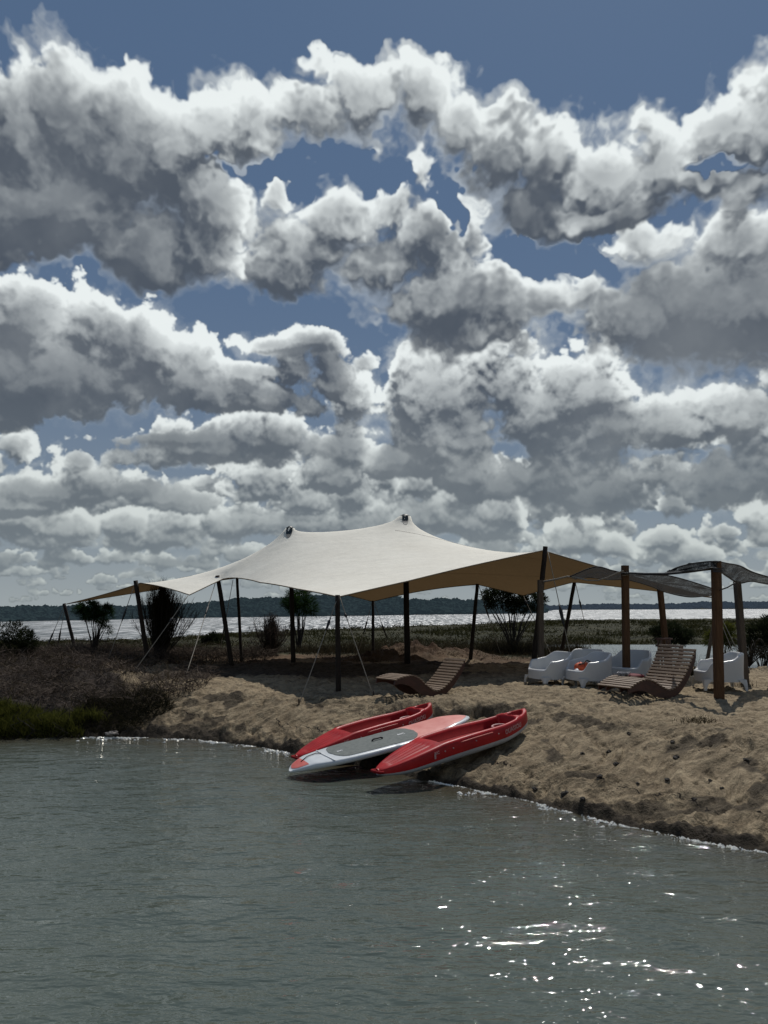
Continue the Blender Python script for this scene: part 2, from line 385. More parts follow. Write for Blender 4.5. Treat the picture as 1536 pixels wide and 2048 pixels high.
FSA=np.array([(a-768)/1490 for a,b in _fs]); FSY=np.array([G(a,b,LAKE).y for a,b in _fs])
_ht=[(-1500,1214),(0,1214),(150,1213),(250,1213),(400,1208),(480,1198),(560,1196),(640,1191),(760,1196),(870,1199),(960,1202),(1080,1206),(1095,1212),(1200,1208),(1330,1208),(1400,1204),(1536,1203),(3000,1203)]
HTA=np.array([(a-768)/1490 for a,b in _ht]); HTP=np.array([b for a,b in _ht])
def height(x,y,detail=True):
    x=np.asarray(x,float);y=np.asarray(y,float)
    d=sdist(x,y)
    w=np.interp(x,[-12,-5,-2.5,-1.2,0,1,2.3,4,6],[1.4,1.5,1.6,1.9,2.4,3.0,3.5,3.2,3.0])
    t=np.clip(d/w,0,1)
    z=WL+np.where(d>0,.05*sm(d/.05)+.55*(1-(1-t)**1.25)+.10*sm((d-w)/2.0),-.9*(1-np.exp(np.minimum(d,0)/.9)))
    land=sm(d/.5)
    if detail:
        # rills running down the slope, slanting
        u=(x*.69+y*.72); v=(-x*.72+y*.69)
        slope=sm(d/.2)*(1-sm((d-w*.8)/.8))
        warp=fb(x*1.1,y*1.1,2)*.35
        z=z+slope*(.020*fb((v+warp)*2.6,u*.7,3,.6)+.030*vn((v+warp)*7,u*1.2)+.022*vn((v+warp)*15,u*2.2)+.012*vn((v+warp)*31,u*5))
        z=z+slope*.022*fb(x*1.2+4,y*1.2,3)
        wet=sm(d/.05)*(1-sm((d-.25)/.55))
        z=z+wet*.045*fb(x*6,y*6,3,.6)
        # lumpy clods scattered on the bank
        cl=vn(x*3.1+9,y*3.1); z=z+slope*.03*sm((cl-.6)/.25)
        cl=vn(x*7.7+19,y*7.7); z=z-slope*.035*sm((cl-.62)/.2)
        # trodden sand
        flat=sm((d-w*.6)/.8)*(1-sm((y-24)/6))
        z=z+flat*(.024*fb(x*3.9,y*3.9,4,.7)+.020*vn(x*12,y*12)+.008*vn(x*25,y*25)+.02*vn(x*1.1,y*1.1))
        # ledge above the boats
        gx=np.exp(-((x-.95)/1.15)**4); ly=13.05+.18*fb(x*2.1,x*.3,3)
        z=z+gx*land*(-.20*sm((ly-y)/.14)*(1-sm((ly-y-.35)/.7)))+gx*.06*np.exp(-((y-ly-.2)/.25)**2)
        # heaps of brownish soil behind the tent
        for cx,cy,r,h in ((1.15,22.6,.95,.36),(.2,23.2,.8,.22),(2.2,23.4,1.0,.22),(-.5,22.4,.6,.15)):
            z=z+h*np.exp(-(((x-cx)/r)**2+((y-cy)/(r*.8))**2))*(1+.3*fb(x*4,y*4,2))
        # rough dark bank on the left
        lf=sm((-4.3-x)/1.2)*sm(d/.4)*(1-sm((y-25)/5))
        z=z+lf*(.10*fb(x*1.6,y*1.6,4,.6)+.10*vn(x*.6,y*.6))
    # tidal channel at the right, behind the sand
    a=x/np.maximum(y,1); inl=sm((a-.27-.02*fb(y*.3,y*.2,2))/.025)*sm((y-19.6-.5*vn(x*.7,3.3))/1.2)*(1-sm((y-36-1.5*vn(x*.3,1.7))/1.2))
    z=z-inl*.75
    # down to the marsh and the lake
    ms=sm((y-25)/8); z=z*(1-ms)+ms*(.35+(z<.6)*(z-.6)*.8+ (.14*fb(x*.35,y*.35,4,.6) if detail else 0))
    aa=x/np.maximum(y,1.0); ly=np.interp(aa,LKA,LKY)
    far=sm((y-34)/np.maximum(ly-34,5)); z=z-far*ms*1.75
    zz=z; fy=np.interp(aa,FSA,FSY)
    lake=sm((y-ly)/3); z=z*(1-lake)+lake*(-2.6)
    hp=np.interp(aa,HTA,HTP); hz=EYE+(1213-hp)/1490*fy
    up=sm((y-fy)/(fy*.02))*1.9 + sm((y-fy*1.01)/(fy*.18))*np.maximum(hz-LAKE-4.5,0)
    z=z+np.where(y>fy,up,0)
    return z
def zat(x,y): return float(height(np.array([x]),np.array([y]))[0])
def ground():
    an=np.concatenate([np.linspace(-80,-32,60)[:-1],np.linspace(-32,-28,40)[:-1],np.linspace(-28,30,1050)[:-1],np.linspace(30,80,90)])
    an=np.radians(an)
    r=np.concatenate([np.geomspace(1.0,7,40)[:-1],np.linspace(7,17,330)[:-1],np.linspace(17,27,150)[:-1],np.linspace(27,50,110)[:-1],np.geomspace(50,900,170)[:-1],np.geomspace(900,6000,25)])
    A,Rr=np.meshgrid(an,r); X=np.sin(A)*Rr; Y=np.cos(A)*Rr
    Z=height(X,Y)
    n,m=X.shape; V=np.stack([X,Y,Z],-1).reshape(-1,3)
    I=np.arange(n*m).reshape(n,m); F=np.stack([I[:-1,:-1],I[:-1,1:],I[1:,1:],I[1:,:-1]],-1).reshape(-1,4)
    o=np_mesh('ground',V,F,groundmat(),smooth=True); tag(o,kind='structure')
    D=sdist(X,Y); 
    w=np.interp(X,[-12,-5,-2.5,-1.2,0,1,2.3,4,6],[1.4,1.5,1.6,1.9,2.4,3.0,3.5,3.2,3.0])
    n1=fb(X*.9,Y*.9,4,.6); n2=fb(X*3,Y*3,3,.6)
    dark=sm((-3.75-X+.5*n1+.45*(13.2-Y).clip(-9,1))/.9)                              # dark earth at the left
    # the tent's shade, painted into the ground colour as a darker band
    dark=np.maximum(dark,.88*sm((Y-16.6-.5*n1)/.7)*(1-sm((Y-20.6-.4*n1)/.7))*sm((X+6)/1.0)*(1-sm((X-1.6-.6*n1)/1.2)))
    wet=(1-sm((D-.16-.10*n2-.10*n1)/.16))*.95
    patch=sm((n1*.55+fb(X*1.7+3,Y*1.7,3)-.52)/.2)*sm(D/.3)*(1-sm((D-w)/.6))       # dark clods on the slope
    wet=np.maximum(wet,patch*.75)
    marsh=sm((Y-24.2+1.0*n1+np.where(X>3.5,2.2,0))/1.6)
    mound=np.zeros_like(X)
    for cx,cy,rr in ((1.15,22.6,1.3),(.2,23.2,1.1),(2.2,23.4,1.4),(-.5,22.4,.9)): mound=np.maximum(mound,np.exp(-(((X-cx)/rr)**2+((Y-cy)/rr)**2)))
    mound=np.maximum(mound,.8*sm((Y-20.6+.8*n1)/1.2)*(X<4.5)*(1-marsh))
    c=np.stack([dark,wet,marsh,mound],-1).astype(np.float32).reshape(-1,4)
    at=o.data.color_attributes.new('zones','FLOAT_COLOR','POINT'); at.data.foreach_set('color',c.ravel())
    for nm,ar in (('slope',sm(D/.2)*(1-sm((D-w*.9)/.8))*(1-dark)),('dshore',D)):
        a_=o.data.attributes.new(nm,'FLOAT','POINT'); a_.data.foreach_set('value',ar.astype(np.float32).ravel())
    return o
def groundmat():
    t=NT('sandy_ground'); p=t.pos()
    at=t.n('ShaderNodeAttribute',_attribute_name='zones'); sp=t.n('ShaderNodeSeparateColor',Color=at.outputs['Color'])
    dark,wet,marsh=sp.outputs; mound=at.outputs['Alpha']
    g=t.noise(p,55,4,.7); mid=t.noise(p,4.5,6,.65); lo=t.noise(p,.8,4,.6)
    sand=t.ramp(mid,[(.30,(.15,.112,.070)),(.50,(.275,.215,.138)),(.72,(.41,.33,.215))])
    sand=t.mul(sand,t.ramp(g,[(.25,.62),(.6,1.05)]))
    sand=t.mul(sand,t.ramp(lo,[(.3,.82),(.7,1.0)]))
    peb=t.n('ShaderNodeTexVoronoi',Vector=p,Scale=17.0).outputs['Distance']
    pebn=t.noise(p,6,2,.5)
    pm=t.math('MULTIPLY',t.math('LESS_THAN',peb,.22),t.math('GREATER_THAN',pebn,.60))
    sand=t.mix(pm,sand,(.05,.038,.028))
    earth=t.ramp(mid,[(.3,(.010,.008,.007)),(.7,(.050,.038,.030))])  # dark earth, also used for the shade band painted under the tent
    wetc=t.ramp(mid,[(.3,(.016,.013,.010)),(.75,(.055,.044,.032))])
    mud=t.ramp(t.noise(p,2.2,6,.7),[(.3,(.028,.016,.010)),(.7,(.095,.052,.030))])
    mar=t.ramp(t.noise(t.scale(p,(.5,1,1)),.55,8,.68),[(.32,(.008,.009,.005)),(.52,(.030,.030,.013)),(.72,(.066,.056,.028))])
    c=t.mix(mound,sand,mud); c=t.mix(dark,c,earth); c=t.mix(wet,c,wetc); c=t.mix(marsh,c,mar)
    h=t.math('ADD',t.math('MULTIPLY',mid,.05),t.math('MULTIPLY',g,.006))
    h2=t.math('MULTIPLY',t.noise(p,16,4,.7),.034)
    h=t.math('ADD',h,h2)
    at_=lambda n:t.n('ShaderNodeAttribute',_attribute_name=n).outputs['Fac']
    mp=t.n('ShaderNodeMapping',Vector=p,Rotation=(0,0,R(44)),Scale=(1,1,1)).outputs[0]
    st_=t.noise(t.scale(mp,(1.0,.16,.5)),34,4,.65,.6); st2=t.noise(t.scale(mp,(1.0,.22,.5)),11,4,.65,.5)
    h=t.math('ADD',h,t.math('MULTIPLY',at_('slope'),t.math('ADD',t.math('MULTIPLY',st_,.030),t.math('MULTIPLY',st2,.05))))
    c=t.mix(t.math('MULTIPLY',at_('slope'),.55),c,t.mul(c,t.ramp(st2,[(.38,.35),(.56,1.12)])))
    cr=t.math('LESS_THAN',t.math('ABSOLUTE',t.math('SUBTRACT',at_('dshore'),t.math('ADD',.30,t.math('MULTIPLY',t.noise(p,1.6,4,.6),.75)))),.010)
    c=t.mix(t.math('MULTIPLY',cr,t.math('MULTIPLY',at_('slope'),t.math('GREATER_THAN',lo,.47))),c,(.02,.015,.011))
    b=t.pr(Base__Color=c,Roughness=.9,Normal=t.bump(h,1.0,.9)); b.inputs['Specular IOR Level'].default_value=.15
    return t.done(b.outputs[0])
def watermat(name,base,rough,waves,spec=.5,spark=None,shoal=False):
    t=NT(name); p=t.pos()
    h=None
    for sx,sy,sc,amp,det,rot in waves:
        mp=t.n('ShaderNodeMapping',Vector=p,Rotation=(0,0,R(rot)),Scale=(sx,sy,1)).outputs[0]
        n=t.math('MULTIPLY',t.noise(mp,sc,det,.5,.3),amp); h=n if h is None else t.math('ADD',h,n)
    col=t.ramp(t.noise(p,.5,3),[(.3,base[0]),(.7,base[1])])
    if shoal: col=t.mix(t.n('ShaderNodeAttribute',_attribute_name='shoal').outputs['Fac'],col,(.050,.037,.020))
    if spark:
        rough=t.ramp(t.noise(t.scale(p,spark),1.0,3,.7),[(.42,.22),(.60,.62)])
    nm=t.bump(h,1.0,1.0)
    b=t.pr(Base__Color=col,Roughness=rough,IOR=1.33,Normal=nm); b.inputs['Specular IOR Level'].default_value=spec
    if spark:
        mk=t.ramp(t.noise(t.scale(p,(spark[0]*1.7,spark[1]*1.6,1)),1.0,2,.6),[(.46,.03),(.62,.60)])
        gl=t.n('ShaderNodeBsdfGlossy',Color=(1,1,1),Roughness=.46,Normal=nm).outputs[0]
        return t.done(t.n('ShaderNodeMixShader',Fac=mk,i1=b.outputs[0],i2=gl).outputs[0])
    return t.done(b.outputs[0])
def water():
    # pond in front
    mat=watermat('pond_water',((.064,.082,.070),(.082,.100,.085)),.03,
        [(.38,1.0,4.2,.053,3,-10),(.45,1.0,8.5,.030,2,9),(.6,1.3,20,.010,2,-20),(.35,.8,1.3,.04,1,20)],shoal=True,spec=.95)
    xs=np.concatenate([np.linspace(-80,-14,12)[:-1],np.linspace(-14,8,400),[10,14]]); ys=np.concatenate([np.linspace(-60,1,12)[:-1],np.linspace(1,16,330)])
    X,Y=np.meshgrid(xs,ys); 
    Z=WL+.010*fb(X*.9+Y*.25,Y*2.0,3)+.006*vn(X*2.4,Y*5.5)
    D=sdist(X,Y); Z=Z+.018*np.exp(-((D+.10)/.10)**2)*(1+fb(X*6,Y*6,2))
    n,m=X.shape; V=np.stack([X,Y,Z],-1).reshape(-1,3); I=np.arange(n*m).reshape(n,m)
    F=np.stack([I[:-1,:-1],I[:-1,1:],I[1:,1:],I[1:,:-1]],-1).reshape(-1,4)
    o=tag(np_mesh('pond_water',V,F,mat,smooth=True),kind='structure')
    at=o.data.attributes.new('shoal','FLOAT','POINT'); at.data.foreach_set('value',(.85*np.exp(np.minimum(D,0)/.9)*(1+.3*fb(X*1.5,Y*1.5,2))).clip(0,1).astype(np.float32).ravel())
    # sun glitter along the edge, modelled as small pale tilted flecks
    Vs=[];Fs=[];k=0
    seg=[(i,shore(i)) for i in np.arange(-5.2,4.1,.0016)]
    rr=np.random.RandomState(2)
    for x,y in seg:
        if x>-1.45 and x<.6: continue
        dn=vn(x*1.1,2.2)*.8+.35+(.4 if x>.6 else .15)
        dn=dn*(.75+.9*(vn(x*5,7.7)>-.1))
        if rr.rand()>dn*.62: continue
        s=.004+.015*rr.rand()**2.2; ox,oy=rr.randn()*.02,-abs(rr.randn())**1.4*.055*(.4+1.6*abs(float(vn(x*3.3,5.1))))-.002+.02*float(vn(x*9,1.5))
        zc=WL+.014+.012*rr.rand()
        a=rr.rand()*3; q=[]
        for j in range(5):
            an=a+j*2*math.pi/5; q.append((x+ox+math.cos(an)*s*1.9,y+oy+math.sin(an)*s,zc-.012))
        Vs+=q+[(x+ox,y+oy,zc+s*.35)]; Fs+=[(k+j,k+(j+1)%5,k+5) for j in range(5)]; k+=6
    t=NT('glitter_flecks'); b=t.pr(Base__Color=(.95,.92,.82),Roughness=.4,Metallic=.35)
    tag(np_mesh('shore_glitter',Vs,Fs,t.done(b.outputs[0])),'bright line of sun glitter along the sandy shore, modelled as pale flecks','foam',kind='stuff')
    # lake behind
    mat=watermat('lake_water',((.05,.06,.065),(.07,.08,.085)),.45,[(1.0,.06,1.3,.30,3,0),(1,.3,.5,.25,3,6)],spark=(1.1,.07,1))
    x=3500; V=[(-x,40,LAKE),(x,40,LAKE),(x,1200,LAKE),(-x,1200,LAKE)]
    tag(np_mesh('lake_water',V,[(0,1,2,3)],mat),kind='structure')
    mat=watermat('channel_water',((.13,.15,.15),(.17,.19,.185)),.2,[(.8,1.2,4.0,.02,3,0)])
    V=[(4.2,18.6,.62),(26,18.6,.62),(26,38.5,.62),(7.5,38.5,.62)]
    tag(np_mesh('channel_water',V,[(0,1,2,3)],mat),kind='structure')
# ---------------------------------------------------------------- world, sun, camera
SUN_AZ=R(22); SUN_EL=R(58)
def world():
    w=bpy.data.worlds.new('World'); SC.world=w; w.use_nodes=True; t=w.node_tree; t.nodes.clear()
    N=lambda typ,**k:(lambda n:[setattr(n,a,b) for a,b in k.items()] and n or n)(t.nodes.new(typ))
    L=lambda a,b:t.links.new(a,b)
    sky=N('ShaderNodeTexSky',sky_type='NISHITA',sun_disc=False,sun_elevation=SUN_EL,sun_rotation=SUN_AZ,altitude=0,air_density=1.0,dust_density=.6,ozone_density=2.0)
    W=2816; data,_=make_sky(W); H=W//2
    img=bpy.data.images.new('cloud_field',W,H,alpha=True,float_buffer=True); img.colorspace_settings.name='Non-Color'; img.alpha_mode='CHANNEL_PACKED'
    img.pixels.foreach_set(data.ravel()); img.update()
    tc=N('ShaderNodeTexCoord'); sp=N('ShaderNodeSeparateXYZ'); L(tc.outputs['Generated'],sp.inputs[0])
    def m(op,a,b=None):
        n=N('ShaderNodeMath',operation=op)
        for i,v in enumerate((a,b)):
            if v is None: continue
            if isinstance(v,(int,float)): n.inputs[i].default_value=v
            else: L(v,n.inputs[i])
        return n.outputs[0]
    x,y,z=sp.outputs; den=m('ADD',m('ABSOLUTE',y),1.0)
    u=m('ADD',m('MULTIPLY',m('DIVIDE',x,den),.5),.5); v=m('MAXIMUM',m('DIVIDE',z,den),.0006)
    cb=N('ShaderNodeCombineXYZ'); L(u,cb.inputs[0]); L(v,cb.inputs[1])
    im=N('ShaderNodeTexImage',image=img,extension='EXTEND',interpolation='Cubic'); L(cb.outputs[0],im.inputs[0])
    tint=N('ShaderNodeMixRGB',blend_type='MULTIPLY'); tint.inputs[0].default_value=1; tint.inputs[2].default_value=(*SKYTINT,1); L(sky.outputs[0],tint.inputs[1])
    cap=N('ShaderNodeMixRGB',blend_type='DARKEN'); cap.inputs[0].default_value=.88; cap.inputs[2].default_value=(.80,1.32,2.25,1); L(tint.outputs[0],cap.inputs[1]); tint=cap
    # haze towards the horizon
    hz=m('MULTIPLY',m('POWER',m('SUBTRACT',1.0,m('MAXIMUM',z,0.0)),5.5),.95)
    b1=N('ShaderNodeBackground'); b1.inputs[1].default_value=.1; L(tint.outputs[0],b1.inputs[0])
    b3=N('ShaderNodeBackground'); b3.inputs[0].default_value=(.33,.37,.38,1)
    b2=N('ShaderNodeBackground'); L(im.outputs['Color'],b2.inputs[0])
    s1=N('ShaderNodeMixShader'); L(hz,s1.inputs[0]); L(b1.outputs[0],s1.inputs[1]); L(b3.outputs[0],s1.inputs[2])
    s2=N('ShaderNodeMixShader'); L(im.outputs['Alpha'],s2.inputs[0]); L(s1.outputs[0],s2.inputs[1]); L(b2.outputs[0],s2.inputs[2])
    o=N('ShaderNodeOutputWorld'); L(s2.outputs[0],o.inputs[0])
    w.cycles.sampling_method='MANUAL'; w.cycles.sample_map_resolution=512
    l=bpy.data.lights.new('sun','SUN'); l.energy=3.2; l.angle=R(.53); l.color=(1,.965,.91)
    so=link(bpy.data.objects.new('sun',l)); d=Vector((math.sin(SUN_AZ)*math.cos(SUN_EL),math.cos(SUN_AZ)*math.cos(SUN_EL),math.sin(SUN_EL)))
    so.rotation_euler=d.to_track_quat('Z','Y').to_euler(); so.location=(0,0,30)
    cam=bpy.data.cameras.new('camera'); cam.sensor_fit='VERTICAL'; cam.sensor_height=36; cam.lens=FPX/2048*36; cam.clip_end=20000; cam.clip_start=.05
    co=link(bpy.data.objects.new('camera',cam)); co.location=(0,0,EYE); co.rotation_euler=(math.pi/2+PITCH,0,0); SC.camera=co
    SC.view_settings.view_transform='Standard'; SC.view_settings.look='None'; SC.view_settings.exposure=0
    SC.render.engine='CYCLES'; SC.cycles.use_denoising=True; SC.cycles.max_bounces=6; SC.cycles.transparent_max_bounces=12
    SC.cycles.caustics_reflective=False; SC.cycles.caustics_refractive=False
SKYTINT=(.62,.72,.80)
# ---------------------------------------------------------------- tent
ANCH=[('A',133,1208,25.0),('B',281,1166,20.4),('b2',379,1190,18.6),('C',446,1158,19.9),('f1',520,1165,18.3),('f2',595,1178,16.65),('F',677,1194,14.8),('f3',815,1162.5,15.65),('f4',950,1130,16.5),('J',1086,1101,17.4),
      ('R',1424,1195,19.0),('P',1147,1164,21.6),('low',1047,1191,22.4),('I',955,1169,22.2),('Gp',745,1203,24.2),('bk',600,1168,23.8),('D',473,1156,22.6)]
PEAKS=[(580,1055,20.5,.12),(810,1031,20.7,.16)]
def tent():
    A=[P(a,b,c) for _,a,b,c in ANCH]
    bnd=[]; fixed=[]
    for i in range(len(A)):
        p,q=A[i],A[(i+1)%len(A)]; n=max(3,int((q-p).length/.22))
        for k in range(n):
            if k==0: fixed.append((len(bnd),p))
            bnd.append(p.lerp(q,k/n))
    # inward bow of the free edges in plan
    pts=[Vector((p.x,p.y)) for p in bnd]; nb=len(pts)
    edges=[(i,(i+1)%nb) for i in range(nb)]
    pk=[]
    for px,py,Y,r in PEAKS:
        c=P(px,py,Y); pk.append((c,r))
    ring=[]
    for c,r in pk:
        for rr,m in ((r,8),(r*2.2,12),(r*4.2,16)):
            for k in range(m):
                if rr==r: ring.append((len(pts),Vector((c.x+rr*math.cos(6.2832*k/m),c.y+rr*math.sin(6.2832*k/m),c.z-.02))))
                pts.append(Vector((c.x+rr*math.cos(6.2832*k/m),c.y+rr*math.sin(6.2832*k/m))))
    s=.24; x0,x1=min(p.x for p in pts),max(p.x for p in pts); y0,y1=min(p.y for p in pts),max(p.y for p in pts)
    bx=np.array([[p.x,p.y] for p in pts[:nb]])
    j=0; y=y0
    while y<y1:
        x=x0+(j%2)*s/2
        while x<x1:
            if min(math.hypot(x-c.x,y-c.y) for c,r in pk)>.55:
                c_=0; 
                for i in range(nb):
                    ax,ay=bx[i]; cx,cy=bx[(i+1)%nb]
                    if (ay>y)!=(cy>y) and x<(cx-ax)*(y-ay)/(cy-ay)+ax: c_^=1
                if c_ and np.min(np.hypot(bx[:,0]-x,bx[:,1]-y))>.12: pts.append(Vector((x,y)))
            x+=s
        y+=s*.866; j+=1
    V2,E2,F2,ov,_,_=delaunay_2d_cdt(pts,edges,[],1,1e-5)
    idx={}
    for n_,o in enumerate(ov):
        for q in o: idx[q]=n_
    N=len(V2); isb=set((min(idx[a],idx[b]),max(idx[a],idx[b])) for a,b in edges)
    es=set()
    for f in F2:
        for a,b in zip(f,list(f[1:])+[f[0]]): es.add((min(a,b),max(a,b)))
    es=np.array(sorted(es)); ew=np.array([220.0 if (a,b) in isb else 1.0 for a,b in es])
    # denser force towards the peaks broadens the cones
    mid=np.array([[ (V2[a].x+V2[b].x)/2,(V2[a].y+V2[b].y)/2] for a,b in es])
    for c,r in pk:
        dd=np.hypot(mid[:,0]-c.x,mid[:,1]-c.y); ew=ew*np.where(ew<10,1+2.6*np.exp(-(dd/1.25)**2),1)
    c1,c2=pk[0][0],pk[1][0]
    for a_,b_,g in ((c1,A[1],3.4),(c1,c2,0.0),(c2,[A[i] for i,q in enumerate(ANCH) if q[0]=='J'][0],.9)):
        ax_,ay_=a_.x,a_.y; dx_,dy_=b_.x-ax_,b_.y-ay_; tt=np.clip(((mid[:,0]-ax_)*dx_+(mid[:,1]-ay_)*dy_)/(dx_*dx_+dy_*dy_),0,1)
        dd=np.hypot(mid[:,0]-ax_-tt*dx_,mid[:,1]-ay_-tt*dy_); ew=ew*np.where(ew<100,1+g*np.exp(-(dd/.75)**2),1)
    X=np.array([[v.x,v.y,3.0] for v in V2]); fx=np.zeros(N,bool)
    for i,p in fixed: X[idx[i]]=p; fx[idx[i]]=True
    for i,p in ring: X[idx[i]]=p; fx[idx[i]]=True
    def Lap(Q):
        d=(Q[es[:,0]]-Q[es[:,1]])*ew[:,None]; o=np.zeros_like(Q)
        for k in range(3): o[:,k]=np.bincount(es[:,0],d[:,k],N)-np.bincount(es[:,1],d[:,k],N)
        return o
    deg=np.bincount(es[:,0],ew,N)+np.bincount(es[:,1],ew,N)
    r=-Lap(X); r[fx]=0; z=r/deg[:,None]; p=z.copy(); rz=(r*z).sum()
    for it in range(900):
        Ap=Lap(p); Ap[fx]=0; al=rz/(p*Ap).sum(); X+=al*p; r-=al*Ap; z=r/deg[:,None]; z[fx]=0; n=(r*z).sum()
        if n<1e-9: break
        p=z+p*n/rz; rz=n
    t=thing('stretch_tent','cream stretch canvas tent with two pointed peaks over the sand','tent')
    F=[tuple(f) if True else f for f in F2]
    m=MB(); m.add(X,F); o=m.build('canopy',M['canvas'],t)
    # all normals up
    me=o.data
    if sum(pn.normal.z for pn in me.polygons)<0: me.flip_normals()
    # hem cord round the free edge
    loop=[Vector(X[idx[i]]) for i in range(nb)]; loop.append(loop[0])
    V,Fh=tube(loop,.014,5,False); MB().add(V,Fh).build('hem',M['hem'],t)
    # seams: welded strips lying on the cloth
    from mathutils.bvhtree import BVHTree
    bv=BVHTree.FromPolygons([Vector(v) for v in X],F)
    for (a,b) in (((.3,20.0),(3.9,18.6)),((-9.2,23.2),(-5.2,20.3)),((1.6,22.2),(6.5,19.9))):
        pts_=[]
        for k in range(41):
            x=a[0]+(b[0]-a[0])*k/40; y=a[1]+(b[1]-a[1])*k/40
            h=bv.ray_cast(Vector((x,y,9)),Vector((0,0,-1)))
            if h[0]: pts_.append(h[0]+Vector((0,0,.001)))
        if len(pts_)>2:
            V,Fs=tube(pts_,.0035,4,False); MB().add(V,Fs).build('seam',M['canvas'],t)
    for (c,r),(px,py,Y,_) in zip(pk,PEAKS):
        V=[];Fc=[]; prof=[(0,.045),(.35,.038),(.65,.012),(.9,-.015),(1.02,-.06)]
        for i,(rr,h) in enumerate(prof):
            for k in range(14):
                q=6.2832*k/14; tongue=1+ (.25 if i==4 else 0)*math.cos(4*q); V.append((c.x+rr*r*math.cos(q),c.y+rr*r*math.sin(q),c.z+h*(tongue if h<0 else 1)))
        for i in range(len(prof)-1):
            for k in range(14): Fc.append((i*14+k,(i+1)*14+k,(i+1)*14+(k+1)%14,i*14+(k+1)%14))
        capo=MB().add(V,Fc).build('peak_cap',M['cap'],t)
        # the leather tongue down the near side
        V,Fc=[],[]
        for k in range(9):
            s_=k/8; h=bv.ray_cast(Vector((c.x+.01,c.y-r*.9-.24*s_,9)),Vector((0,0,-1)))
            zz=(h[0].z if h[0] else c.z-.3*s_)+.012; ww=.085*math.sqrt(max(.02,1-s_**2.2))
            V+=[(c.x-ww,c.y-r*.9-.24*s_,zz),(c.x+ww,c.y-r*.9-.24*s_,zz)]
        for k in range(8): Fc.append((2*k,2*k+1,2*k+3,2*k+2))
        MB().add(V,Fc).build('peak_tongue',M['cap'],capo)
    return pk,bv
def pole(top,base,r,label,mat='pole',group=None):
    top=Vector(top); base=Vector(base); base.z=zat(base.x,base.y)-.12
    n=10; rr=[]; pts=[]
    rs=random.Random(int(base.x*100)); 
    for i in range(n+1):
        s=i/n; pts.append(base.lerp(top,s)+Vector((rs.uniform(-1,1)*.004,rs.uniform(-1,1)*.004,0))); rr.append(r*(1.06-.12*s)*(1+rs.uniform(-.04,.04)))
    V,F=tube(pts,rr,12); o=MB().add(V,F).build('tent_pole',M[mat])
    # put the origin at the foot
    o.data.transform(Matrix.Translation(-base)); o.location=base
    tag(o,label,'pole',group or 'tent poles'); return o
def poles(pk):
    spec=[((128,1207,25),(154,1296),25.0,.055,'leaning dark pole at the far left tip of the tent'),
     ((271,1161,20.4),(297,1326),20.6,.062,'leaning dark pole left of the big broom shrub'),
     ((435,1151,19.9),(466,1329),20.0,.060,'leaning dark pole with a rope at its head, left of the thin upright pole'),
     ((474,1156,22.6),(484,1321),21.9,.045,'thin slightly leaning pole behind the left part of the tent'),
     ((675,1190,14.8),(677,1371),14.7,.050,'upright dark pole in front, under the lowest front corner of the tent'),
     ((746,1200,24.2),(746,1312),23.6,.045,'thin upright pole at the back between two steep ropes'),
     ((955,1168,22.2),(940,1318),22.0,.055,'pole at the back of the tent leaning right, left of the spreading dark tree'),
     ((1091,1093,17.4),(1064,1346),17.4,.060,'tallest leaning dark pole holding up the right corner of the tent'),
     ((1149,1163,21.6),(1118,1322),21.3,.055,'dark pole leaning right behind the white armchairs')]
    for (a,b,c),(bx,by),Y,r,lab in spec:
        bp=P(bx,by,Y); bp.z=1.0; pole(P(a,b,c),bp,r,lab)
    for (c,r),lab,bx,rad in zip(pk,('centre pole under the smaller left peak of the tent','thick centre pole under the taller right peak of the tent'),(587,815),(.062,.078)):
        b=P(bx,1323,20.7); pole(Vector((c.x,c.y,c.z-.03)),b,rad,lab)
def guy(p,q,label,strap=None,r=.009,strapr=.022,group='guy ropes of the tent',sag=.02):
    """rope from p (high) to q (peg in the ground); strap=(s0,s1): stretch carrying the black ratchet strap"""
    p=Vector(p);q=Vector(q)
    t=thing('guy_rope',label,'rope',q,group=group)
    pts=[p.lerp(q,i/12)-q-Vector((0,0,sag*4*(i/12)*(1-i/12))) for i in range(13)]
    V,F=tube(pts,r,6); MB().add(V,F).build('rope',M['rope'],t)
    if strap:
        a=p.lerp(q,strap[0])-q;b=p.lerp(q,strap[1])-q; a.z-=sag;b.z-=sag
        V,F=tube([a,a.lerp(b,.15),a.lerp(b,.3),a.lerp(b,.8),b],[strapr*.6,strapr*.7,strapr*1.5,strapr,strapr*.5],6); MB().add(V,F).build('ratchet_strap',M['strap'],t)
    V,F=tube([Vector((0,0,.10)),Vector((0,0,-.12))],.014,6); MB().add(V,F).build('peg',M['pole'],t)
def GZ(px,py,Y):
    q=P(px,py,Y); q.z=zat(q.x,q.y); return q
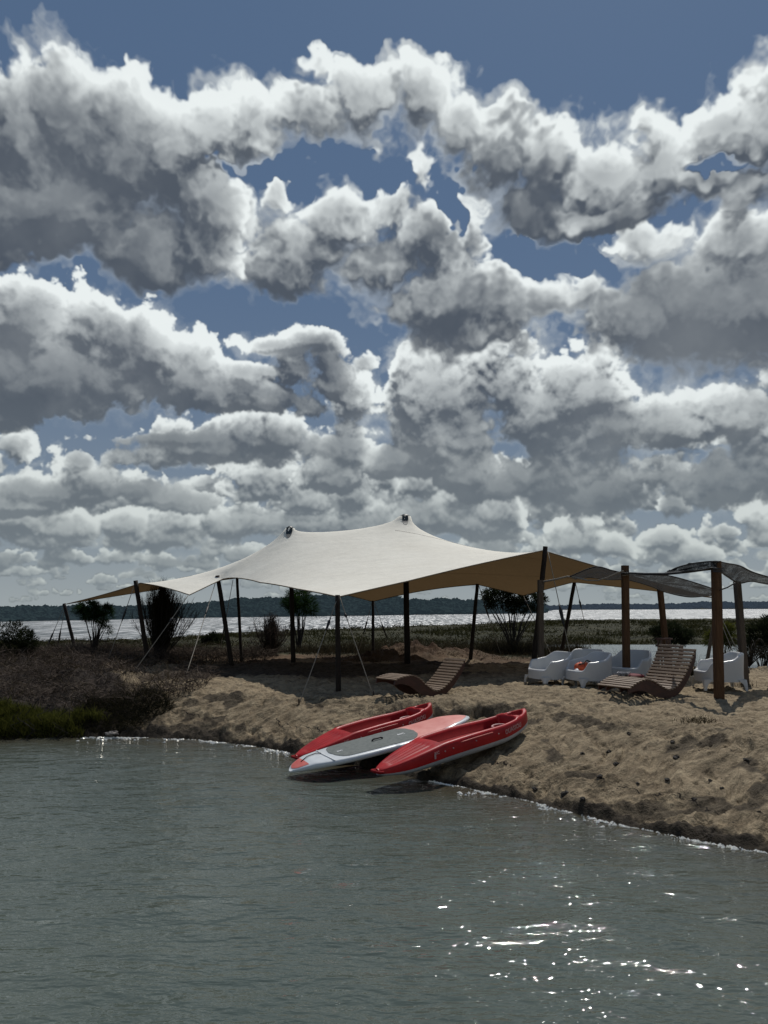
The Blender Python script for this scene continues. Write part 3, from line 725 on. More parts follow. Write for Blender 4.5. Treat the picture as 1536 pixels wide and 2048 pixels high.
def guys():
    guy(P(130,1209,25),GZ(86,1292,25.5),'rope with a black strap running left from the far left tent pole',(.45,.85))
    guy(P(131,1209,25),GZ(113,1292,26.3),'steeper rope with a black strap beside the far left tent pole',(.45,.85))
    guy(P(267,1175,20.4),GZ(212,1316,20.5),'rope running down left behind the small pine',(.25,.42))
    guy(P(376,1191,18.6),GZ(262,1345,17.6),'long slanting rope from the low left edge of the tent across the broom shrub',(.28,.34))
    guy(P(433,1158,19.9),GZ(371,1358,16.6),'rope from the pole head left of the thin upright pole down to the sand',(.30,.40))
    guy(P(466,1160,22.6),GZ(438,1303,23.6),'thin rope with strap behind the leaning left pole',(.45,.75))
    guy(P(675,1195,14.8),GZ(598,1393,13.7),'pale rope running down left from the front pole to the bank',(.20,.32))
    guy(P(680,1195,14.8),GZ(747,1378,14.2),'pale rope running down right from the front pole to the sand',(.16,.2))
    guy(P(744,1204,24.2),GZ(716,1305,25),'rope and strap left of the thin back pole',(.3,.6))
    guy(P(748,1204,24.2),GZ(786,1290,25.6),'rope and strap right of the thin back pole',(.35,.7))
    guy(P(958,1172,22.2),GZ(1002,1285,24),'rope with a strap crossing in front of the spreading dark tree',(.2,.45))
    guy(P(1047,1192,22.4),GZ(1110,1318,21.5),'thin rope from the low back edge of the tent toward the armchairs',(.05,.12))
    guy(P(1096,1104,17.4),GZ(1152,1352,16.2),'long rope with a thick black strap from the tallest pole to behind the armchairs',(.42,.60),strapr=.03)
    guy(P(1151,1166,21.6),GZ(1185,1290,23.5),'rope with a strap right of the pole behind the armchairs',(.2,.32))
    guy(P(1424,1195,19),GZ(1497,1325,17.8),'upper pale rope running down right behind the tall front post',(.05,.2),sag=.03)
    guy(P(1424,1196,19),GZ(1482,1318,18.2),'lower pale rope running down right behind the tall front post',(.05,.2),sag=.06)
# ---------------------------------------------------------------- pergola posts and netting
def timber(top,base,w,label,mat='post',name='timber_post',side=(1,.15,0)):
    top=Vector(top); base=Vector(base); base.z=zat(base.x,base.y)-.1
    V,F=bar(Vector((0,0,0)),top-base,w,w,side)
    o=MB().add(V,F).build(name,M[mat],smooth=False); o.location=base
    return tag(o,label,'post','square timber posts')
def pergola():
    tops={}
    sp=[('K',(1081,1160,16.4),(1082,1356),.115,'greyed square post right beside the tallest leaning tent pole','postgrey'),
        ('L',(1250,1131,15.2),(1253,1366),.130,'square brown post rising behind the tilted loungers','post'),
        ('M',(1432,1122,12.7),(1438,1397),.138,'thick square brown post nearest the viewer, in front of the lone armchair','post'),
        ('N',(1319,1168,18.0),(1337,1340),.125,'leaning square post behind the head of the slatted loungers','post'),
        ('O',(1474,1163,15.0),(1491,1369),.125,'square post at the right with a sunlit foot','postgrey')]
    for k,a,(bx,by),w,lab,mt in sp:
        top=P(*a); base=G(bx,by,1.0); top=Vector((top.x,base.y,top.z)) if k in 'KLM' else top
        top=P(a[0],a[1],base.y+(.25 if k in 'NO' else 0)); tops[k]=top
        timber(top,base,w,lab,mt)
    b=G(1407,1350,1.0); timber(P(1426,1255,b.y+.3),b,.065,'slender slanting prop behind the thick front post','postgrey','timber_prop')
    # drooping rope between the first two posts
    a=tops['K']+Vector((.05,-.05,-.05)); c=tops['L']+Vector((-.05,-.05,-.13))
    pts=[P(1088,1163,tops['K'].y-.06),P(1110,1159,16.3),P(1135,1153,16.1),P(1152,1155,15.9),P(1175,1161,15.7),P(1195,1161,15.5),P(1215,1155,15.3),P(1235,1146,15.2),P(1246,1142,15.05)]
    V,F=tube(pts,[.022,.022,.02,.018,.015,.015,.015,.015,.015],7); tag(MB().add(V,F).build('slack_rope',M['rope']),'slack pale rope drooping from the greyed post to the brown post','rope')
    pts=[tops['L']+Vector((0,-.085,-.12)),tops['L']+Vector((.03,-.09,-.16)),tops['L']+Vector((-.08,-.09,-.17)),tops['L']+Vector((.09,-.09,-.2)),tops['L']+Vector((-.09,-.09,-.21))]
    V,F=tube(pts,.013,6); tag(MB().add(V,F).build('rope_knot',M['rope']),'pale rope knotted round the head of the brown post','rope')
    # netting sheets
    def sheet(rows,label,seed,amp=.03):
        A=[[P(*c) for c in r] for r in rows]; nu,nv=64,28; V=[];F=[]
        def cr(a,b,c,d,t): return .5*((2*b)+(c-a)*t+(2*a-5*b+4*c-d)*t*t+(3*b-a-3*c+d)*t**3)
        def samp(L,s):
            n=len(L)-1; x=s*n; i=min(int(x),n-1); t=x-i
            return cr(L[max(i-1,0)],L[i],L[i+1],L[min(i+2,n)],t)
        for j in range(nv+1):
            for i in range(nu+1):
                p=samp([samp(r,i/nu) for r in A],j/nv); e=min(1,min(j,nv-j)/nv*6)
                w=float(fb(i*.16+seed,j*.22+i*.05,3)); V.append(p+Vector((0,.3*w,w))*amp*e)
        for j in range(nv):
            for i in range(nu):
                a=j*(nu+1)+i; F.append((a,a+1,a+nu+2,a+nu+1))
        t=thing('shade_netting',label,'shade cloth',group='dark shade nets tied between the timber posts')
        MB().add([v for v in V],F).build('mesh_cloth',M['net'],t)
        for j in (0,nv):
            V2,F2=tube([V[j*(nu+1)+i] for i in range(nu+1)],.014,6); MB().add(V2,F2).build('hem',M['strap'],t)
    sheet([[(1140,1153,16.0),(1190,1134,15.7),(1225,1141,15.4),(1250,1146,15.3),(1300,1149,15.6),(1340,1152,16),(1385,1164,16.3),(1428,1178,16.6)],
           [(1146,1157,16.6),(1190,1147,16.6),(1225,1152,16.4),(1250,1153,16.4),(1300,1162,16.8),(1345,1170,17),(1390,1180,17),(1429,1184,17)],
           [(1150,1158,17.2),(1180,1155,17.6),(1215,1159,17.6),(1255,1160,17.6),(1300,1172,17.8),(1330,1184,18),(1380,1194,17.6),(1428,1189,17.4)]],
          'dark translucent shade net sagging from the tan canvas edge to the thick front post',3,.05)
    sheet([[(1338,1143,14.6),(1352,1136,14.2),(1372,1130,13.6),(1400,1125,13.1),(1430,1123,12.8),(1455,1127,13.3),(1480,1132,13.8),(1510,1146,14.2),(1570,1163,14.6)],
           [(1338,1143,14.6),(1354,1139,14.1),(1374,1136,13.4),(1402,1131,13.0),(1430,1130,12.8),(1455,1142,13.8),(1480,1147,14.6),(1510,1156,14.8),(1570,1168,15.2)],
           [(1330,1146,14.2),(1352,1144,13.9),(1375,1142,13.4),(1402,1140,12.9),(1430,1136,12.7),(1450,1150,13.9),(1478,1166,15.1),(1508,1163,15.5),(1570,1176,16)]],
          'dark wrinkled shade net bulging over the thick front post and out to the right',8,.035)
    pts=[P(1258,1146,15.15),P(1290,1148,14.7),P(1330,1148,14.1),P(1375,1144,13.5),P(1405,1140,13.0),P(1430,1137,12.72)]
    V,F=tube(pts,[.02,.026,.026,.02,.02,.02],7); tag(MB().add(V,F).build('rolled_net_edge',M['strap']),'dark rolled cord stretched between the two brown front posts','cord')
    pts=[P(1440,1180,12.8),P(1455,1175,13.6),P(1470,1166,15)]
    V,F=tube(pts,.012,6); tag(MB().add(V,F).build('tie_cord',M['strap']),'short dark cord tying the thick front post to the post at the right','cord')
    # straps wound round the front post
    m=MB(); c=P(1431,1137,12.7)
    for h in (0,.03,.055): 
        V,F=bar(Vector((c.x-.083,c.y-.082,c.z-h)),Vector((c.x+.083,c.y-.082,c.z-h-.01)),.02,.012,(0,0,1)); m.add(V,F)
    tag(m.build('lashing',M['strap']),'dark lashing wound round the head of the thick front post','lashing')
# ---------------------------------------------------------------- armchairs
def make_chair(label):
    t=thing('tub_chair',label,'armchair',group='white plastic tub armchairs on the sand')
    a,b=.40,.40; n=2.6; S=72
    def out(th,k=1.0,n_=n):
        c,s=math.cos(th),math.sin(th); return a*k*math.copysign(abs(c)**(2/n_),c), b*k*math.copysign(abs(s)**(2/n_),s)
    def rim(x,y):
        arm=float(sm((y+.34)/.15)); side=float(sm((abs(x)-.20)/.10)); front=max(arm,0)
        z=.345+.165*float(sm((y+.33)/.13))*(1 if y>-.2 else max(side,float(sm((y+.30)/.1))))
        return z+.04*float(sm((y+.15)/.3))+.12*float(sm((y-.10)/.24))
    V=[];F=[]; rings=[]
    ths=[2*math.pi*k/S for k in range(S)]
    K=8
    for k in range(K+1):
        row=[]
        for th in ths:
            x,y=out(th); zr=rim(x,y); z0=.155; s=k/K; z=z0+(zr-.018-z0)*s; f=1.03-.035*(z/.7)-(0.02 if y>0 else 0)*0; lean=.045*max(0,z-.3)*(1 if y>.1 else 0)*2
            row.append((x*f,y*f+lean,z))
        rings.append(row)
    for inset,dz in ((.985,0.006),(.95,.016),(.91,.014),(.885,.0)):
        row=[]
        for th in ths:
            x,y=out(th); zr=rim(x,y); lean=.045*max(0,zr-.3)*(1 if y>.1 else 0)*2; row.append((x*inset,y*inset+lean,zr-.018+dz))
        rings.append(row)
    for s,k_ in ((.35,.87),(.75,.85),(1.0,.80)):
        row=[]
        for th in ths:
            x,y=out(th); zr=rim(x,y)-.02; z=zr+(.305-zr)*s; lean=.045*max(0,z-.3)*(1 if y>.1 else 0)*2; row.append((x*k_,y*k_+lean,z))
        rings.append(row)
    for row in rings: V+=row
    for i in range(len(rings)-1):
        for k in range(S): F.append((i*S+k,i*S+(k+1)%S,(i+1)*S+(k+1)%S,(i+1)*S+k))
    MB().add(V,F).build('shell',M['white'],t)
    V=[];F=[]
    for j,(k_,z) in enumerate(((.81,.308),(.6,.298),(.3,.292),(.02,.291))):
        for th in ths: x,y=out(th,1,2.6); V.append((x*k_,y*k_,z))
    for i in range(3):
        for k in range(S): F.append((i*S+k,i*S+(k+1)%S,(i+1)*S+(k+1)%S,(i+1)*S+k))
    MB().add(V,F).build('seat',M['white'],t)
    for sx in (-1,1):
        for sy in (-1,1):
            V=[];F=[]; lv=[(0,.028,1.02),(.06,.034,1.022),(.12,.050,1.025),(.16,.08,1.025),(.20,.10,1.02)]
            cx,cy=a*.86,b*.86
            for z,h,f in lv:
                ox,oy=sx*a*.935*f,sy*b*.935*f
                for dx,dy in ((0,-.55),(0,-1.6),(-.35,-1.6),(-.35,-.35),(-1.6,-.35),(-1.6,0),(-.55,0),(-.14,-.14)): V.append((ox+sx*dx*h,oy+sy*dy*h,z))
            for i in range(len(lv)-1):
                for k in range(8): F.append((i*8+k,i*8+(k+1)%8,(i+1)*8+(k+1)%8,(i+1)*8+k))
            F.append(tuple(range(8)))
            MB().add(V,F).build('leg',M['white'],t,smooth=False)
    return t
def copy_tree(o,parent=None):
    c=o.copy(); COL.objects.link(c); c.parent=parent
    for ch in list(o.children): copy_tree(ch,c)
    return c
def chairs():
    sp=[(1094,15.4,(-.93,-.36),'white tub armchair at the far left of the group, beside the leaning tent pole'),
        (1163,16.2,(-.5,-.87),'white tub armchair in the back, mostly hidden behind the one holding the orange bundle'),
        (1169,14.85,(-.94,-.30),'white tub armchair in front with an orange bundle on its seat'),
        (1251,15.75,(-.68,-.73),'white tub armchair behind the square brown post, facing the viewer'),
        (1424,14.1,(-.99,.10),'lone white tub armchair behind the thick front post, facing left')]
    first=None
    for px,Y,(fx,fy),lab in sp:
        o=first if first and False else (make_chair(lab) if not first else copy_tree(first)); first=first or o
        o['label']=lab; x=(px-768)/1490*Y*1.0; o.location=(x,Y,zat(x,Y)-.01+.012); o.rotation_euler=(0,0,math.atan2(fy,fx)+math.pi/2)
    # orange bundle
    c=Vector(((1158-768)/1490*14.75,14.75,zat(2.7,14.2)+.30)); t=thing('life_jacket','crumpled orange life jacket lying on the seat of the front armchair','life jacket',c)
    def lump(cx,cy,cz,rx,ry,rz,nm,mt,sd):
        V=[];F=[];nu,nv=20,12
        for j in range(nv+1):
            ph=math.pi*j/nv
            for i in range(nu):
                th=6.2832*i/nu; k=1+.16*float(fb(math.cos(th)*1.5+sd,math.cos(ph)*2+math.sin(th),3)); V.append((cx+rx*k*math.sin(ph)*math.cos(th),cy+ry*k*math.sin(ph)*math.sin(th),cz+rz*k*math.cos(ph)))
        for j in range(nv):
            for i in range(nu): F.append((j*nu+i,(j+1)*nu+i,(j+1)*nu+(i+1)%nu,j*nu+(i+1)%nu))
        MB().add(V,F).build(nm,M[mt],t)
    lump(-.05,.02,.11,.11,.11,.105,'front_panel','orange',1); lump(.08,.05,.12,.10,.11,.10,'back_panel','orange',4)
    lump(-.13,-.07,.055,.05,.05,.045,'reflective_patch','lwhite',7)
    V,F=tube([(-.10,-.08,.18),(.0,-.10,.20),(.03,-.06,.24),(.10,.0,.25),(.19,.05,.21)],.013,6); MB().add(V,F).build('belt',M['strap'],t)
# ---------------------------------------------------------------- slatted loungers
LP=[(0,.15),(.2,.245),(.42,.30),(.62,.265),(.82,.175),(1.0,.135),(1.17,.175),(1.34,.31),(1.5,.50),(1.66,.74),(1.72,.84)]
LB=[(0,.07),(.2,.12),(.42,.10),(.62,.03),(.82,.0),(1.0,.0),(1.17,.03),(1.34,.14),(1.5,.31),(1.66,.56),(1.72,.70)]
def spl(L,s):
    n=len(L)-1;x=s*n;i=min(int(x),n-1);t=x-i
    g=lambda k:Vector((L[min(max(k,0),n)][0],0,L[min(max(k,0),n)][1]))
    a,b,c,d=g(i-1),g(i),g(i+1),g(i+2); return .5*((2*b)+(c-a)*t+(2*a-5*b+4*c-d)*t*t+(3*b-a-3*c+d)*t**3)
def make_lounger(label,wd=.52):
    t=thing('rocking_lounger',label,'lounger',group='wave shaped slatted wooden loungers')
    N=60
    for sy in (-1,1):
        V=[];F=[]
        for k in range(N+1):
            a=spl(LP,k/N)-Vector((0,0,.014)); b=spl(LB,k/N)
            for y in (sy*wd/2,sy*(wd/2-.03)): V+=[(a.x,y,a.z),(b.x,y,b.z)]
        for k in range(N):
            o=4*k
            for q in ((o,o+1,o+5,o+4),(o+2,o+6,o+7,o+3),(o,o+4,o+6,o+2),(o+1,o+3,o+7,o+5)): F.append(q)
        F+= [(0,2,3,1),(4*N,4*N+1,4*N+3,4*N+2)]
        MB().add(V,F).build('side_panel',M['dwood'],t,smooth=False)
    tot=0;L=[spl(LP,k/400) for k in range(401)]; S=[0]
    for k in range(400): S.append(S[-1]+(L[k+1]-L[k]).length)
    n=29
    for i in range(n):
        s=.03+(S[-1]-.06)*i/(n-1); k=min(range(401),key=lambda q:abs(S[q]-s)); p=L[k]; tg=(L[min(k+1,400)]-L[max(k-1,0)]).normalized(); nn=Vector((-tg.z,0,tg.x))
        V,F=bar(p+Vector((0,-wd/2-.012,0))+nn*.004,p+Vector((0,wd/2+.012,0))+nn*.004,.048,.022,tg,.18); MB().add(V,F).build('slat',M['lwood'],t,smooth=False)
    return t
def loungers():
    a=make_lounger('front slatted wooden lounger of the pair, the one nearest the viewer')
    ax=math.atan2(.51,.86); a.location=(3.93,12.85,zat(4.3,13.3)-.01); a.rotation_euler=(0,R(3),ax); a.location.z+=.045
    b=copy_tree(a); b['label']='shaded slatted lounger behind the nearest one, with a red cushion on it'
    b.location=(3.99,13.50,zat(4.1,14.1)+.0); b.rotation_euler=(0,0,ax)
    c=copy_tree(a); c['label']='slatted wooden lounger standing alone under the tent'; c.rotation_euler=(0,R(13),math.atan2(.66,.75)); q=c.rotation_euler.to_matrix()@Vector((.9,0,0)); c.location=Vector((.66,14.15,zat(.66,14.15)+.035))-q
    # things lying on the shaded lounger
    def onb(u,v,h): 
        q=Matrix.Rotation(ax,3,'Z')@Vector((u,v,0)); return Vector((b.location.x+q.x,b.location.y+q.y,b.location.z+h))
    o=thing('cushion','dark red cushion lying on the shaded lounger','cushion',onb(.62,-.02,.275),ax)
    V=[];F=[];nu,nv=22,12
    for j in range(nv+1):
        ph=-math.pi/2+math.pi*j/nv
        for i in range(nu):
            th=6.2832*i/nu; c_,s_=math.cos(th),math.sin(th); q=lambda v_:math.copysign(abs(v_)**.5,v_)
            V.append((.17*q(c_)*abs(math.cos(ph))**.5,.15*q(s_)*abs(math.cos(ph))**.5,.035+.04*math.sin(ph)))
    for j in range(nv):
        for i in range(nu): F.append((j*nu+i,j*nu+(i+1)%nu,(j+1)*nu+(i+1)%nu,(j+1)*nu+i))
    MB().add(V,F).build('cover',M['maroon'],o)
    o=thing('strap_bundle','tangle of grey straps lying beside the red cushion','straps',onb(.36,.0,.30),ax); rs=random.Random(4)
    for k in range(5):
        pts=[(.11*math.cos(q*.9+k)+rs.uniform(-.05,.05),.10*math.sin(q*1.3+k*.7)+rs.uniform(-.04,.04),.02+.012*k+.018*abs(math.sin(q*1.7+k))) for q in range(8)]
        V,F=tube(pts,.010,6); MB().add(V,F).build('strap',M['greycl'],o)
    # band round the foot of the shaded lounger
    m=MB(); pts=[]
    for k in range(14):
        p=spl(LP,k/13*.22); pts.append(onb(p.x,-.02+.0*k,p.z+.022))
    V,F=tube(pts,.012,6); tag(m.add(V,F).build('luggage_strap',M['strap']),'dark strap laid along the foot slats of the shaded lounger','strap')
    # little rack behind the heads
    c=P(1338,1296,14.9); o=thing('wooden_rack','small reddish wooden rack standing at the head of the nearest lounger','rack',(c.x,c.y+.25,zat(c.x,c.y+.25)))
    for sx in (-1,1):
        for sy in (-1,1):
            V,F=bar((sx*.10,sy*.09,0),(sx*.085,sy*.08,.92),.035,.03); MB().add(V,F).build('post',M['dwood'],o,smooth=False)
    for h in (.30,.62,.78,.92):
        for sy in (-1,1):
            V,F=bar((-.15,sy*.085-.018*sy,h),(.15,sy*.085-.018*sy,h),.035,.02,(0,0,1)); MB().add(V,F).build('rung',M['dwood'],o,smooth=False)
# ---------------------------------------------------------------- boats
def frame(stern,bow,up):
    x=(bow-stern).normalized(); u=Vector(up); z=(u-x*u.dot(x)).normalized(); y=z.cross(x)
    m=Matrix.Identity(4)
    for i in range(3): m[i][0]=x[i];m[i][1]=y[i];m[i][2]=z[i];m[i][3]=stern[i]
    return m
def lettering(txt,size,parent,origin,xdir,ydir,mat='letter',ext=.0015):
    cu=bpy.data.curves.new('lettering','FONT'); cu.body=txt; cu.size=size; cu.extrude=ext; cu.align_x='CENTER'; cu.align_y='CENTER'; cu.space_character=1.08; cu.offset=size*.018
    tmp=bpy.data.objects.new('tmp',cu); COL.objects.link(tmp); bpy.context.view_layer.update()
    me=bpy.data.meshes.new_from_object(tmp.evaluated_get(bpy.context.evaluated_depsgraph_get())); bpy.data.objects.remove(tmp)
    x=Vector(xdir).normalized(); y=Vector(ydir); y=(y-x*y.dot(x)).normalized(); z=x.cross(y)
    m=Matrix.Identity(4)
    for i in range(3): m[i][0]=x[i];m[i][1]=y[i];m[i][2]=z[i];m[i][3]=Vector(origin)[i]
    me.transform(m); me.materials.clear(); me.materials.append(M[mat])
    return link(bpy.data.objects.new('lettering',me),parent)
def kayak(stern,bow,label,up):
    Ln=(bow-stern).length
    t=thing('sit_on_top_kayak',label,'kayak',group='red and white sit on top kayaks drawn up on the bank')
    t.matrix_world=frame(stern,bow,up)
    def halfw(s):   # plan: blunt stern, narrowing rounded bow
        a=max(0,1-((.5-s)/.5)**2.6) if s<.5 else max(0,1-((s-.5)/.5)**2.5)
        return .03+.285*a**.66
    def sheer(s): return .298-.17*max(0,(.36-s)/.36)**1.25 +.012*math.sin(max(0,s-.3)*math.pi*2.4) +.05*max(0,(s-.74)/.26)**1.3
    def keel(s): return .01+.10*max(0,(s-.72)/.28)**1.8+.06*max(0,(.14-s)/.14)**1.5
    def chine(s): return keel(s)+(sheer(s)-keel(s))*.42
    N=90
    # hull: white shell from keel to chine
    V=[];F=[];K=14
    for i in range(N+1):
        s=i/N;x=s*Ln;w=halfw(s);k=keel(s);c=chine(s)
        for j in range(K+1):
            q=-math.pi/2+math.pi*j/K; yy=w*math.copysign(abs(math.sin(q))**.75,math.sin(q)); zz=c-(c-k)*math.cos(q)**.9
            V.append((x,yy*.985,zz))
    for i in range(N):
        for j in range(K): a=i*(K+1)+j; F.append((a,a+1,a+K+2,a+K+1))
    for e in (0,N): F.append(tuple(e*(K+1)+j for j in range(K+1)))
    MB().add(V,F).build('hull',M['hull'],t)
    # deck: red sides + gunwale + sunk well
    def well(s,v):
        """depth below the sheer at across position v in 0..1 of the half width"""
        e=float(sm((s-.32)/.05)*(1-sm((s-.845)/.03))); d=.13*e*float(sm((.80-v)/.16))
        tail=float(sm((s-.04)/.03)*(1-sm((s-.27)/.03)))
        d+=tail*.014*(.5+.5*math.cos(v*22))*(v<.75)
        # round hatch well in the bow
        r=math.hypot((s-.925)/.048,v/.70); d+=.085*float(sm((1.05-r)/.25))
        if s>.86 and s<.9: d-=.008
        return d-.022*(1-v*v)*(1-e)
    V=[];F=[];cols=[]
    U=[-1,-1,-1,-.97,-.90,-.82]+[k/12 for k in range(-9,10)]+[.82,.90,.97,1,1,1]
    m=len(U)
    for i in range(N*2+1):
        s=i/(N*2);x=s*Ln;w=halfw(s);h=sheer(s);c=chine(s)
        for j,u in enumerate(U):
            if j==0 or j==m-1: yy=u*w*.99;zz=c-.003
            elif j==1 or j==m-2: yy=u*w*1.0;zz=c+.012
            elif j==2 or j==m-3: yy=u*w*.97;zz=h-.03
            elif abs(u)==.97: yy=u*w*.965;zz=h-.006
            else: yy=u*w*.95;zz=h-well(s,abs(u))+.004*(abs(u)>.85)
            V.append((x,yy,zz))
    for i in range(N*2):
        for j in range(m-1): a=i*m+j; F.append((a,a+1,a+m+1,a+m))
    for e in (0,N*2): F.append(tuple(e*m+j for j in range(m)))
    o=MB().add(V,F).build('deck',M['red'],t)
    o.data.materials.append(M['redlite']); o.data.materials.append(M['darkred'])
    for p in o.data.polygons:
        c=p.center; s=c.x/Ln; v=abs(c.y)/halfw(min(max(s,0),1))
        if s<.28 and s>.03 and v<.74 and p.normal.z>.3: p.material_index=1  # pinkish highlight of the tail deck, put into its colour
        elif s>.845 and v<.97 and p.normal.z>.35 and math.hypot((s-.925)/.048,v/.70)>1.0: p.material_index=1
        elif .33<s<.85 and v<.74: p.material_index=2
        elif math.hypot((s-.925)/.048,v/.70)<.8: p.material_index=2
    # fittings
    V=[];F=[]; cx=Ln*.80
    for q in range(25):
        th=6.2832*q/24
        V.append((cx+.105*math.cos(th),.10*math.sin(th),sheer(.8)-.085))
    V2,F2=tube(V,.014,6,False); MB().add(V2,F2).build('cup_ring',M['letter'],o)
    for sy in (-1,1):
        pts=[(Ln*s,sy*halfw(s)*.99,sheer(s)-.045) for s in [.42+.02*k for k in range(12)]]
        V,F=tube(pts,.007,6); MB().add(V,F).build('side_rail',M['redlite'],o)
    pts=[(Ln*.012,-.09,.11),(-.025,-.08,.12),(-.035,0,.122),(-.025,.08,.12),(Ln*.012,.09,.11)]
    V,F=tube(pts,.018,8); MB().add(V,F).build('carry_handle',M['darkred'],t)
    # writing on both flanks (the near flank faces the water)
    for sy in (-1,1):
        def side(s,f): 
            return Vector((Ln*s,sy*(halfw(s)*.992+.006),chine(s)+(sheer(s)-chine(s))*f))
        a,b=side(.765,.45),side(.845,.45); xd=(b-a) if sy<0 else (a-b)
        lettering('OUASSOU',.084,o,(a+b)/2,xd,(0,0,1))
        a,b=side(.255,.62),side(.29,.62); xd=(b-a) if sy<0 else (a-b)
        lettering('BIC',.05,o,(a+b)/2,xd,(0,0,1))
        c=side(.265,.40); V,F=bar(c+Vector((-.012,0,-.03)),c+Vector((-.012,0,.03)),.028,.004,(1,0,0)); MB().add(V,F).build('logo_mark',M['letter'],o,smooth=False)
        for s_ in (.32,.37,.52,.68):
            c=side(s_,.5); V,F=tube([c-Vector((0,sy*.01,0)),c+Vector((0,sy*.004,0))],.010,8); MB().add(V,F).build('rivet',M['letter'],o)
    return t
def paddleboard(stern,bow,up):
    Ln=(bow-stern).length; t=thing('paddleboard','white paddleboard with grey deck pad and sun-bleached red nose between the kayaks','paddleboard')
    t.matrix_world=frame(stern,bow,up)
    def hw(s): return .02+.37*max(0,1-abs((s-.50)/.50)**2.7)**.62*(1 if s>.5 else .97)
    def rock(s): return .012+.10*max(0,(s-.55)/.45)**2.2
    N=90;K=24;V=[];F=[]
    for i in range(N+1):
        s=i/N
        th=.11*min(1,math.sqrt(max(.02,min(s/.1,(1-s)/.14,1))))
        for k in range(K):
            q=6.2832*k/K; c,sn=math.cos(q),math.sin(q)
            V.append((s*Ln,hw(s)*math.copysign(abs(c)**.6,c),rock(s)+th*.5+th*.5*math.copysign(abs(sn)**.55,sn)))
    for i in range(N):
        for k in range(K): F.append((i*K+k,i*K+(k+1)%K,(i+1)*K+(k+1)%K,(i+1)*K+k))
    F+=[tuple(range(K)),tuple(N*K+k for k in range(K))]
    MB().add(V,F).build('board',M['board'],t)
    def top(s,y):
        th=.11*min(1,math.sqrt(max(.02,min(s/.1,(1-s)/.14,1)))); v=min(1,abs(y)/hw(s)); return rock(s)+th*.5+th*.5*(1-v**3.3)**.3 if v<1 else rock(s)+th*.5
    def patch(s0,s1,fr,nm,mt,lift,round0=.0,round1=.0):
        n=40;V=[];F=[];mm=16
        for i in range(n+1):
            s=s0+(s1-s0)*i/n; g=1
            if round0 and s-s0<round0: g=math.sqrt(max(0,1-((round0-(s-s0))/round0)**2))
            if round1 and s1-s<round1: g=min(g,math.sqrt(max(0,1-((round1-(s1-s))/round1)**2)))
            for j in range(mm+1):
                y=hw(s)*fr*g*(2*j/mm-1); V.append((s*Ln,y,top(s,y)+lift))
        for i in range(n):
            for j in range(mm): a=i*(mm+1)+j; F.append((a,a+1,a+mm+2,a+mm+1))
        return MB().add(V,F).build(nm,M[mt],t)
    dp=patch(.20,.665,.82,'deck_pad','pad',.006,.06,.07)
    patch(.60,.985,.84,'nose_patch','pink',.003,0,.10)
    patch(.012,.075,.80,'tail_patch','redlite',.004,.02,0)
    pts=[(Ln*(.185+.015*math.sqrt(max(0,1-(y/.30)**2))*-1),y,top(.19,y)+.006) for y in [k/20*.30 for k in range(-20,21)]]
    V,F=tube(pts,.006,5); MB().add(V,F).build('pad_trim',M['lwhite'],dp)
    V,F=tube([(Ln*.43,0,top(.43,0)+.012),(Ln*.44,0,top(.44,0)+.03),(Ln*.48,0,top(.48,0)+.03),(Ln*.49,0,top(.49,0)+.012)],.012,8); MB().add(V,F).build('grab_handle',M['strap'],dp)
    lettering('BIC',.075,dp,(Ln*.59,-.02,top(.59,0)+.008),(1,0,0),(0,1,0),'lwhite'); lettering('BIC',.055,dp,(Ln*.25,-.05,top(.25,0)+.008),(1,0,0),(0,1,0),'lwhite')
    V,F=tube([(Ln*.06,0,top(.06,0)+.01),(Ln*.10,.06,top(.1,0)+.012),(Ln*.15,.10,top(.15,0)+.012),(Ln*.17,.05,top(.17,0)+.01)],.006,6); MB().add(V,F).build('leash',M['strap'],t)
def boats():
    kayak(P(756,1557,9.55)-Vector((0,0,.03)),P(1053,1452,11.2)-Vector((0,0,.10)),'red and white sit on top kayak in front, nearest the viewer',(.0,.0,1))
    kayak(P(594,1531,11.0),P(865,1435,12.45)-Vector((0,0,.11)),'red and white sit on top kayak behind, left of the paddleboard',(.0,.0,1))
    paddleboard(P(579,1541,10.2)-Vector((0,0,.03)),P(938,1449,11.6),(0.0,-.06,1))
    # paddle lying on the sand
    a=P(874,1434,12.3); b=P(932,1423,12.8); a.z=zat(a.x,a.y)+.03; b.z=zat(b.x,b.y)+.03
    t=thing('paddle','thin red paddle shaft lying on the sand behind the kayak bows','paddle',a); d=b-a
    V,F=tube([Vector((0,0,0)),d],.014,8); MB().add(V,F).build('shaft',M['redlite'],t)
    q=d.normalized(); s=q.cross(Vector((0,0,1))); V=[];F=[]
    for i in range(9):
        r=i/8; w=.085*math.sqrt(max(0.01,math.sin(math.pi*(.1+.88*r)))); p=-q*(.02+.40*r)
        V+=[p+s*w+Vector((0,0,.0)),p+Vector((0,0,.012)),p-s*w]
    for i in range(8): F+=[(3*i,3*i+1,3*i+4,3*i+3),(3*i+1,3*i+2,3*i+5,3*i+4)]
    MB().add(V,F).build('blade',M['darkred'],t)
